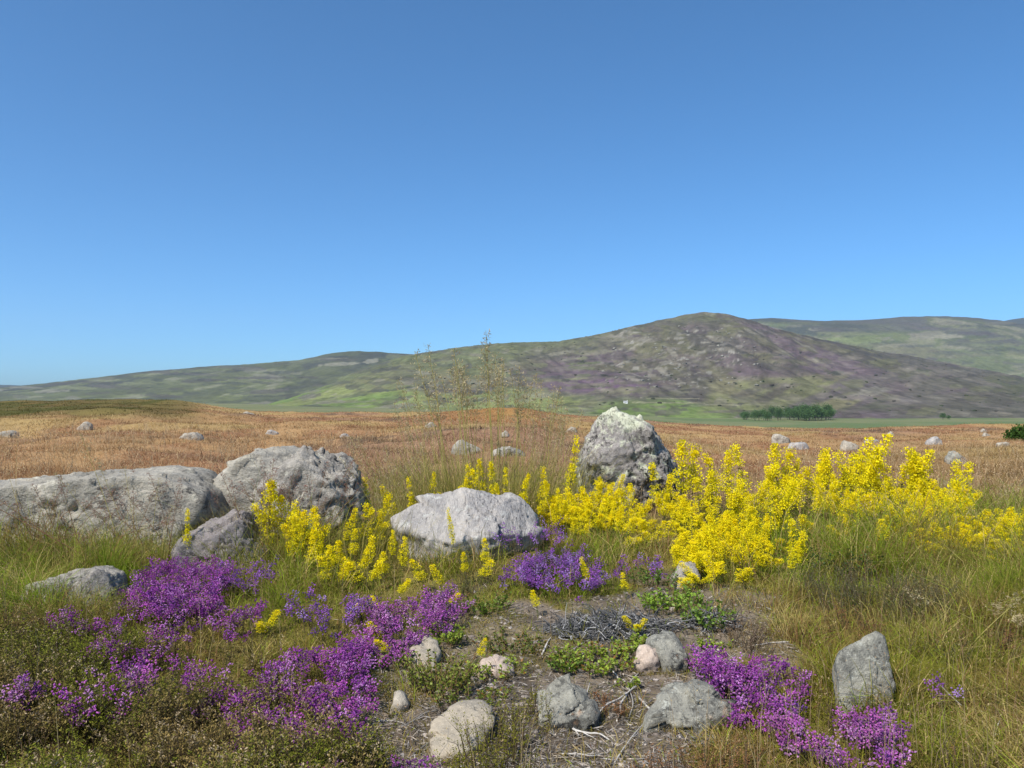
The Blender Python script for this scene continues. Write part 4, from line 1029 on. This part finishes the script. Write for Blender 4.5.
twig('pale twig pair fork at the bottom right of the bare soil', [(612, 765), (632, 742, .012), (648, 722, .01)], .003, .36, GT)
twig('straw pale twig lying above the rich purple cushion', [(752, 646), (772, 644, .006), (790, 643)], .003, .48, GT, False)
twig('pale twig behind the faded stems by the leaning slab', [(832, 715), (850, 705, .02), (862, 692, .03)], .0024, .48, GT, False)
twig('pale stubby twig left of the grey dead heather', [(541, 655), (548, 645, .012), (552, 636)], .0042, .46, GT, False)
twig('long dry straw stem leaning in the grass at lower right', [(915, 682), (935, 700, .06), (962, 722, .05)], .0013, .36, GT, False)
twig('whitish stick upright at the bottom right corner of the grass', [(985, 775), (992, 755, .03), (1000, 735, .04)], .0026, .50, GT, False)
twig('thin grey root trailing from the dead heather', [(590, 640), (572, 652, .008), (560, 668)], .0026, .3, GT)
twig('crooked root across the soil under the tilted grey stone', [(640, 672), (628, 688, .008), (634, 705, .01), (628, 722)], .0028, .32, GT)

def build_litter():
    acc = Acc()
    n = 15000
    px = rng.uniform(330, 800, n); py = rng.uniform(585, 810, n); d = EYE * F / (py - HY); x = (px - CX) / F * d
    wx, wy = warp(px, py, x, d); k = (rng.random(n) < blob(wx, wy, BARE) * .9 + .03) & not_in_rock(x, d); x, d = x[k], d[k]; m = len(x)
    P = np.stack([x, d, H(x, d) + rng.uniform(.001, .012, m)], 1)
    a = rng.uniform(0, 2 * PI, m); D = np.stack([np.cos(a), np.sin(a), rng.normal(size=m) * .25], 1)
    tone = rng.choice([.08, .14, .22, .34, .45], m, p=[.25, .3, .25, .14, .06])
    c = tone[:, None] * mix((1, .82, .62), (1, .92, .85), rng.random(m))
    ln = rng.uniform(.012, .06, m)
    bells(acc, P - D * ln[:, None] * .5, D, ln, rng.uniform(.0014, .0042, m), c)
    o = link('twig_litter', acc.mesh('twig_litter'), M_bark)
    prop(o, 'brown and bleached twig litter over the bare soil', 'litter', kind='stuff')
    acc = Acc(); V0, T0 = ico(1); n = 2600
    px = rng.uniform(340, 800, n); py = rng.uniform(590, 800, n); d = EYE * F / (py - HY); x = (px - CX) / F * d
    wx, wy = warp(px, py, x, d); k = (rng.random(n) < blob(wx, wy, BARE)) & not_in_rock(x, d); x, d = x[k], d[k]; m = len(x)
    s = .004 + .012 * rng.random(m) ** 3
    V = V0[None] * s[:, None, None] * rng.uniform(.6, 1.2, (m, len(V0), 1)) * np.array([1, 1, .65]) + np.stack([x, d, H(x, d)], 1)[:, None]
    T = (np.arange(m) * len(V0))[:, None, None] + T0[None]
    c = mix((.16, .13, .11), (.38, .33, .29), rng.random(m) ** 1.5)
    acc.add(V, T, np.repeat(c, len(V0), 0))
    o = link('gravel', acc.mesh('gravel'), M_bark)
    prop(o, 'small brown and pale gravel on the bare soil', 'gravel', kind='stuff')
build_litter()
build_turf()

# ----------------------------------------------------------------------------- tall hair-grass
def stalk_variant(cs=(.44, .38, .13), c1=(.60, .50, .29), c2=(.26, .19, .11)):
    st, pn = Acc(), Acc()
    b = rng.uniform(0, 2 * PI); ln = rng.uniform(.02, .10); t = np.linspace(0, 1, 12)
    def at(t): t = np.asarray(t); return np.stack([ln * t ** 2.2, 0 * t, t * (1 - .25 * ln * t)], -1)
    tube(st, at(t), .0030 - .0019 * t, cs, 4)
    for tt in np.arange(.70, .99, .034):
        c = at(tt); f = (tt - .70) / .3
        for q in range(3):
            g = rng.uniform(0, 2 * PI); L = .10 * (1 - f * .75) * rng.uniform(.5, 1.2)
            p = bend(c, (math.cos(g), math.sin(g), 1.1), L, 3, .18, -.05)
            tube(pn, p, .0005, (.34, .29, .16), 3)
            m = 4; s = rng.uniform(.55, 1.0, m)
            P = np.stack([np.interp(s * 3, np.arange(4), p[:, k]) for k in range(3)], 1) + rng.normal(size=(m, 3)) * .003
            leaves(pn, P, np.stack([rng.normal(size=m) * .6, rng.normal(size=m) * .6, rng.uniform(-.2, 1, m)], 1), .0170, .0046, mix(c1, c2, rng.random(m)), .25)
    return st.mesh('stalk'), pn.mesh('panicle')
SV = [stalk_variant() for _ in range(7)]
SB = [stalk_variant((.26, .15, .08), (.30, .15, .11), (.20, .10, .09)) for _ in range(5)]

def tussock(label, px, d, stalks, nbl, bh, pale=0):
    x = (px - CX) / F * d; z = float(H(x, d))
    r = empty('grass_tussock', (x, d, z)); prop(r, label, 'grass tussock', 'tall grass tussocks')
    acc = Acc(); rad = .28 + nbl * .00011
    a = rng.uniform(0, 2 * PI, nbl); q = np.sqrt(rng.random(nbl)) * rad
    P = np.stack([np.cos(a) * q * 1.5, np.sin(a) * q, 0 * a], 1); P[:, 2] = H(x + P[:, 0], d + P[:, 1]) - z
    c = mix((.22, .24, .035), (.54, .43, .15), rng.random(nbl)) * rng.uniform(.75, 1.2, (nbl, 1))
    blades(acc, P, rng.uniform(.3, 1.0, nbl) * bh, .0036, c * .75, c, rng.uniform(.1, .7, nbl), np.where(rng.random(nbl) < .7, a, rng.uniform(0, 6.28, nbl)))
    link('blades', acc.mesh('blades'), M_grass, r)
    for (bx, tx, ty) in stalks:
        dd = d + rng.uniform(-.25, .25)
        b = np.array([(bx - CX) / F * dd - x, dd - d, 0]); b[2] = float(H(x + b[0], dd)) - z
        e = np.array([(tx - CX) / F * dd - x, dd - d + rng.uniform(-.15, .15), EYE - (ty - HY) / F * dd - z])
        v = e - b; L = np.linalg.norm(v)
        VV = SB if pale else SV; k = int(rng.integers(0, len(VV))); s = link('stalk', VV[k][0], M_dry, r)
        s.location = b; s.rotation_mode = 'XYZ'
        tilt = math.acos(v[2] / L); az = math.atan2(v[1], v[0])
        s.rotation_euler = (0, tilt - .05, az); s.scale = (max(L, .7),) * 2 + (L,)
        link('panicle', VV[k][1], M_dry, s)

main = []
for tx in np.linspace(394, 572, 44):
    tx = tx + rng.normal() * 5; e = 392 - 46 * math.exp(-((tx - 478) / 62) ** 2)
    main.append((480 + (tx - 480) * .7 + rng.normal() * 10, tx, e + abs(rng.normal()) * 26))
main += [(492, 487, 329), (496, 480, 341), (470, 455, 346), (455, 413, 350), (450, 426, 342), (505, 502, 364), (440, 403, 376), (530, 540, 372), (545, 556, 384), (500, 494, 352), (468, 440, 372)]
tussock('big tussock of tall feathery hair-grass behind the pale angular boulder, tops above the hill line', 480, 6.6, main, 3000, .78)
tussock('smaller hair-grass tussock with nodding heads between the tall grass and the cone-shaped boulder', 548, 6.5, [(548 + rng.normal() * 12, 550 + rng.normal() * 26, rng.uniform(392, 450)) for _ in range(14)], 500, .38)
tussock('straw coloured tussock leaning left in front of the long slab', 135, 4.95, [(128, 78, 432), (134, 96, 462), (140, 112, 468), (150, 152, 478), (144, 130, 500), (150, 156, 520), (118, 60, 470), (160, 165, 505)], 420, .26)
tussock('purplish veil of grass stems in front of the left half of the long slab', 60, 4.85, [(60 + rng.normal() * 30, 56 + rng.normal() * 46, rng.uniform(468, 535)) for _ in range(24)], 1200, .30, 1)
tussock('pinkish grass tussock before the foot of the long slab near the dark broken block', 150, 5.0, [(150 + rng.normal() * 18, 146 + rng.normal() * 32, rng.uniform(466, 530)) for _ in range(20)], 900, .32, 1)
tussock('straw grass tussock covering the foot of the cracked buff boulder', 330, 5.15, [(322 + rng.normal() * 24, 318 + rng.normal() * 40, rng.uniform(455, 520)) for _ in range(24)], 1900, .40, 1)
tussock('thin grass tussock in front of the rounded boulder end', 262, 5.0, [(262 + rng.normal() * 16, 262 + rng.normal() * 32, rng.uniform(452, 520)) for _ in range(16)], 700, .34, 1)
tussock('wispy tussock right of the cracked buff boulder with pale seed heads', 385, 5.6, [(385 + rng.normal() * 16, 385 + rng.normal() * 26, rng.uniform(430, 495)) for _ in range(16)], 600, .36)
tussock('loose grass tussock in the lower right grass', 985, 3.3, [(985 + rng.normal() * 30, 990 + rng.normal() * 50, rng.uniform(570, 660)) for _ in range(8)], 420, .2)
tussock('green grass tussock right of the dense yellow bank', 955, 5.4, [(955 + rng.normal() * 22, 965 + rng.normal() * 40, rng.uniform(462, 540)) for _ in range(8)], 800, .36)

# ----------------------------------------------------------------------------- valley: tree belt, shrub, white building
def tree_variant(seed, h=9.0, w=7.0):
    tr, cr = Acc(), Acc()
    tube(tr, [(0, 0, -.5), (.1, 0, h * .25), (.05, .1, h * .55), (0, .1, h * .8)], [.28, .22, .13, .05], (.09, .075, .06), 7)
    for k in range(7):
        g = rng.uniform(0, 2 * PI); b = np.array([.05, .05, h * rng.uniform(.25, .6)])
        tube(tr, [b, b + np.array([math.cos(g) * w * .2, math.sin(g) * w * .2, h * .12]), b + np.array([math.cos(g) * w * .36, math.sin(g) * w * .36, h * .2])], [.11, .07, .03], (.09, .075, .06), 5)
    n = 46
    for k in range(n):
        g = rng.uniform(0, 2 * PI); e = math.acos(rng.uniform(-.75, 1)); q = rng.random() ** .4
        c = np.array([math.cos(g) * math.sin(e) * w * .46 * q, math.sin(g) * math.sin(e) * w * .46 * q, h * .58 + math.cos(e) * h * .42 * q])
        m = 34; o = rng.normal(size=(m, 3)) * w * .085
        leaves(cr, c + o, o + rng.normal(size=(m, 3)) * .2, .62 * rng.uniform(.6, 1.3, m), .42, np.array([.075, .135, .045]) * rng.uniform(.7, 1.35), .25)
    return tr.mesh('trunk'), cr.mesh('crown')
TV = [tree_variant(i, h, w) for i, (h, w) in enumerate(((9, 8), (10.5, 7.5), (7.5, 8.5), (11.5, 8), (8.5, 9.5)))]
def tree(px, d, k, s, label, group):
    x = (px - CX) / F * d
    r = empty('tree', (x, d, float(H(x, d))), rng.uniform(0, 6.28), s); prop(r, label, 'tree', group)
    link('trunk', TV[k][0], M_bark, r); link('crown', TV[k][1], M_tree, r)
LT = 'dark green tree in the belt at the foot of the big heather hill'
for px in np.concatenate([np.linspace(744, 832, 26) + rng.normal(size=26) * 2, np.linspace(790, 826, 10)]):
    tree(px, rng.uniform(800, 868), int(rng.integers(0, 5)), rng.uniform(.85, 1.25) * (1.3 if 795 < px < 830 else 1.0), LT, 'trees of the valley belt')
tree(943, 855, 0, .8, 'lone dark tree at the hill foot right of the tree belt', 'trees of the valley belt')
tree(949, 862, 2, .55, 'smaller companion beside the lone dark tree at the hill foot', 'trees of the valley belt')

def hillside(name, label, n, box, size, cols, mat, seed, kind):
    """stones or scrub too many to count, standing on the big hill"""
    rs = np.random.default_rng(seed); us, ds, zz = hill_main; acc = Acc()
    vv = HY - F * (zz - EYE) / ds[:, None]; V0, T0 = ico(1); k = 0
    while k < n:
        u = rs.uniform(box[0], box[2]); i = int(np.abs(us - u).argmin()); col = vv[:, i]; v = rs.uniform(box[1], box[3])
        j = int(np.abs(np.where(ds <= 2200, col, 1e9) - v).argmin())
        if abs(col[j] - v) > 3 or float(fbm(np.array([u / 14.]), np.array([v / 6.]), seed=seed, o=3)[0]) < .5: 
            if rs.random() < .97: continue
        q = rs.uniform(*size) * rs.uniform(.5, 1); p = V0 * rs.uniform(.55, 1.25, (len(V0), 1)) * q * np.array([1.5, 1.1, .75]) * .5
        acc.add(p + np.array([(us[i] - CX) / F * ds[j], ds[j], zz[j, i] + q * .08]), T0, np.array(cols[rs.integers(len(cols))]) * rs.uniform(.8, 1.2)); k += 1
    prop(link(name, acc.mesh(name), mat), label, kind, kind='stuff')
hillside('scree', 'pale crags and scree scattered over the upper front of the big hill', 130, (600, 326, 770, 388), (2, 7), [(.19, .18, .15), (.16, .15, .125), (.21, .20, .17)], M_bark, 701, 'scree')
hillside('scrub', 'dark scrub dotted over the slopes of the big hill', 230, (420, 335, 1030, 412), (2, 6), [(.05, .058, .03), (.06, .052, .04), (.055, .068, .035)], M_tree, 703, 'scrub')

def shrub(px, base, w, h, label):
    x, d, z = [float(a) for a in gp(px, base)]
    r = empty('shrub', (x, d, z)); prop(r, label, 'shrub')
    W_, Hh = w / F * d, h / F * d
    tr, cr = Acc(), Acc()
    for k in range(9):
        g = k * .7; tube(tr, bend((0, 0, -.05), (math.cos(g), math.sin(g), 1.2), Hh * .8, 4, .15), np.linspace(.03, .01, 5), (.10, .08, .06), 5)
    for k in range(60):
        g = rng.uniform(0, 2 * PI); q = rng.random() ** .5
        c = np.array([math.cos(g) * q * W_ * .45, math.sin(g) * q * W_ * .4, Hh * rng.uniform(.15, .95) * (1 - .5 * q * q)])
        m = 26; o = rng.normal(size=(m, 3)) * W_ * .07
        leaves(cr, c + o, o + rng.normal(size=(m, 3)) * .03, .085, .055, np.array([.05, .095, .02]) * rng.uniform(.7, 1.3), .25)
    link('stems', tr.mesh('stems'), M_bark, r); link('foliage', cr.mesh('foliage'), M_tree, r)
shrub(1021, 440, 26, 13, 'round dark green shrub on the moor at the right edge')

def plain(name, col, rough=.8):
    m, t, N, L = nt(name); o = N.new('ShaderNodeOutputMaterial'); p = N.new('ShaderNodeBsdfPrincipled')
    nz = N.new('ShaderNodeTexNoise'); nz.inputs['Scale'].default_value = 3
    mx = N.new('ShaderNodeMix'); mx.data_type = 'RGBA'; mx.inputs[6].default_value = (*[c * .85 for c in col], 1); mx.inputs[7].default_value = (*col, 1)
    L.new(nz.outputs['Fac'], mx.inputs['Factor']); L.new(mx.outputs[2], p.inputs['Base Color']); p.inputs['Roughness'].default_value = rough
    L.new(p.outputs['BSDF'], o.inputs['Surface']); return m

def cottage(u, d):
    x = (u - CX) / F * d
    us, ds, zz = hill_main
    z = max(float(H(x, d)), float(zz[np.abs(ds - d).argmin(), np.abs(us - u).argmin()]))
    r = empty('cottage', (x, d, z), .05, .7); prop(r, 'tiny white cottage at the hill foot above the cone-shaped boulder', 'cottage')
    def box(acc, a, b, col=(1, 1, 1)):
        (x0, y0, z0), (x1, y1, z1) = a, b
        V = [(x0, y0, z0), (x1, y0, z0), (x1, y1, z0), (x0, y1, z0), (x0, y0, z1), (x1, y0, z1), (x1, y1, z1), (x0, y1, z1)]
        T = [(0, 2, 1), (0, 3, 2), (4, 5, 6), (4, 6, 7), (0, 1, 5), (0, 5, 4), (1, 2, 6), (1, 6, 5), (2, 3, 7), (2, 7, 6), (3, 0, 4), (3, 4, 7)]
        acc.add(V, T, col)
    a = Acc(); box(a, (-3.6, -2.2, -1), (3.6, 2.2, 2.6)); link('wall', a.mesh('wall'), plain('whitewash', (.8, .79, .76)), r)
    a = Acc(); V = [(-3.9, -2.5, 2.55), (3.9, -2.5, 2.55), (3.9, 2.5, 2.55), (-3.9, 2.5, 2.55), (-3.9, 0, 4.2), (3.9, 0, 4.2)]
    a.add(V, [(0, 1, 5), (0, 5, 4), (2, 3, 4), (2, 4, 5), (1, 2, 5), (3, 0, 4), (0, 3, 2), (0, 2, 1)], (1, 1, 1)); rf = link('roof', a.mesh('roof'), plain('slate', (.33, .33, .32)), r)
    a = Acc(); box(a, (2.9, -.4, 3.0), (3.6, .4, 5.2)); link('chimney', a.mesh('chimney'), plain('whitewashed_stack', (.8, .79, .76)), rf)
    a = Acc(); box(a, (-.5, -2.26, -.1), (.5, -2.203, 2.0)); link('door', a.mesh('door'), plain('dark_door', (.12, .1, .08)), r)
    for xx in (-2.2, 2.0):
        a = Acc(); box(a, (xx - .5, -2.25, .9), (xx + .5, -2.203, 1.9)); link('window', a.mesh('window'), plain('window_glass', (.08, .09, .1), .2), r)
cottage(625.5, 1010)

# ----------------------------------------------------------------------------- air
def haze():
    bm = bmesh.new(); bmesh.ops.create_cube(bm, size=1.0)
    me = bpy.data.meshes.new('haze'); bm.to_mesh(me); bm.free()
    m, t, N, L = nt('haze_air'); o = N.new('ShaderNodeOutputMaterial'); v = N.new('ShaderNodeVolumePrincipled')
    v.inputs['Color'].default_value = (.62, .78, 1, 1); v.inputs['Density'].default_value = HAZE; v.inputs['Anisotropy'].default_value = .2
    L.new(v.outputs['Volume'], o.inputs['Volume'])
    ob = link('haze', me, m); ob.location = (0, 0, 310); ob.scale = (13000, 13000, 700)
    prop(ob, 'thin blue summer haze over the valley and hills', 'haze', kind='stuff')
HAZE = 5.5e-5
haze()

# ----------------------------------------------------------------------------- sun, sky, camera
SUN_AZ, SUN_EL = math.radians(-138), math.radians(50)     # azimuth clockwise from the view direction (+Y): from the left and behind
S = np.array([math.sin(SUN_AZ) * math.cos(SUN_EL), math.cos(SUN_AZ) * math.cos(SUN_EL), math.sin(SUN_EL)])
from mathutils import Vector
ld = bpy.data.lights.new('sun', 'SUN'); ld.energy = 4.0; ld.angle = math.radians(.5); ld.color = (1, .945, .86)
lo_ = bpy.data.objects.new('sun', ld); C.objects.link(lo_); lo_.rotation_euler = Vector(S).to_track_quat('Z', 'Y').to_euler(); lo_.location = (-20, -20, 40)

w = bpy.data.worlds.new('World'); bpy.context.scene.world = w; w.use_nodes = True
N, L = w.node_tree.nodes, w.node_tree.links; N.clear()
sky = N.new('ShaderNodeTexSky'); sky.sky_type = 'NISHITA'; sky.sun_disc = False
sky.sun_elevation = SUN_EL; sky.sun_rotation = SUN_AZ; sky.altitude = 400; sky.air_density = .65; sky.dust_density = 1.5; sky.ozone_density = 10.0
bg = N.new('ShaderNodeBackground'); bg.inputs['Strength'].default_value = .122; wo = N.new('ShaderNodeOutputWorld')
tint = N.new('ShaderNodeMix'); tint.data_type = 'RGBA'; tint.blend_type = 'MULTIPLY'; tint.inputs['Factor'].default_value = 1; tint.inputs[7].default_value = (.96, 1.11, 1.0, 1)
L.new(sky.outputs['Color'], tint.inputs[6]); hs = N.new('ShaderNodeHueSaturation'); hs.inputs['Saturation'].default_value = 1.06; hs.inputs['Value'].default_value = 1.03
L.new(tint.outputs[2], hs.inputs['Color']); L.new(hs.outputs['Color'], bg.inputs['Color']); L.new(bg.outputs['Background'], wo.inputs['Surface'])

cd = bpy.data.cameras.new('camera'); cd.sensor_width = 36; cd.lens = 36 * F / 1024; cd.shift_y = 16 / 1024; cd.clip_start = .05; cd.clip_end = 30000
co = bpy.data.objects.new('camera', cd); C.objects.link(co); co.location = (0, 0, EYE); co.rotation_euler = (PI / 2, 0, 0)
sc = bpy.context.scene; sc.camera = co
sc.render.engine = 'CYCLES'
sc.cycles.use_denoising = True
sc.cycles.max_bounces = 6; sc.cycles.diffuse_bounces = 3; sc.cycles.transmission_bounces = 3; sc.cycles.volume_bounces = 0
sc.view_settings.view_transform = 'Standard'; sc.view_settings.look = 'None'; sc.view_settings.exposure = .72; sc.view_settings.gamma = 1
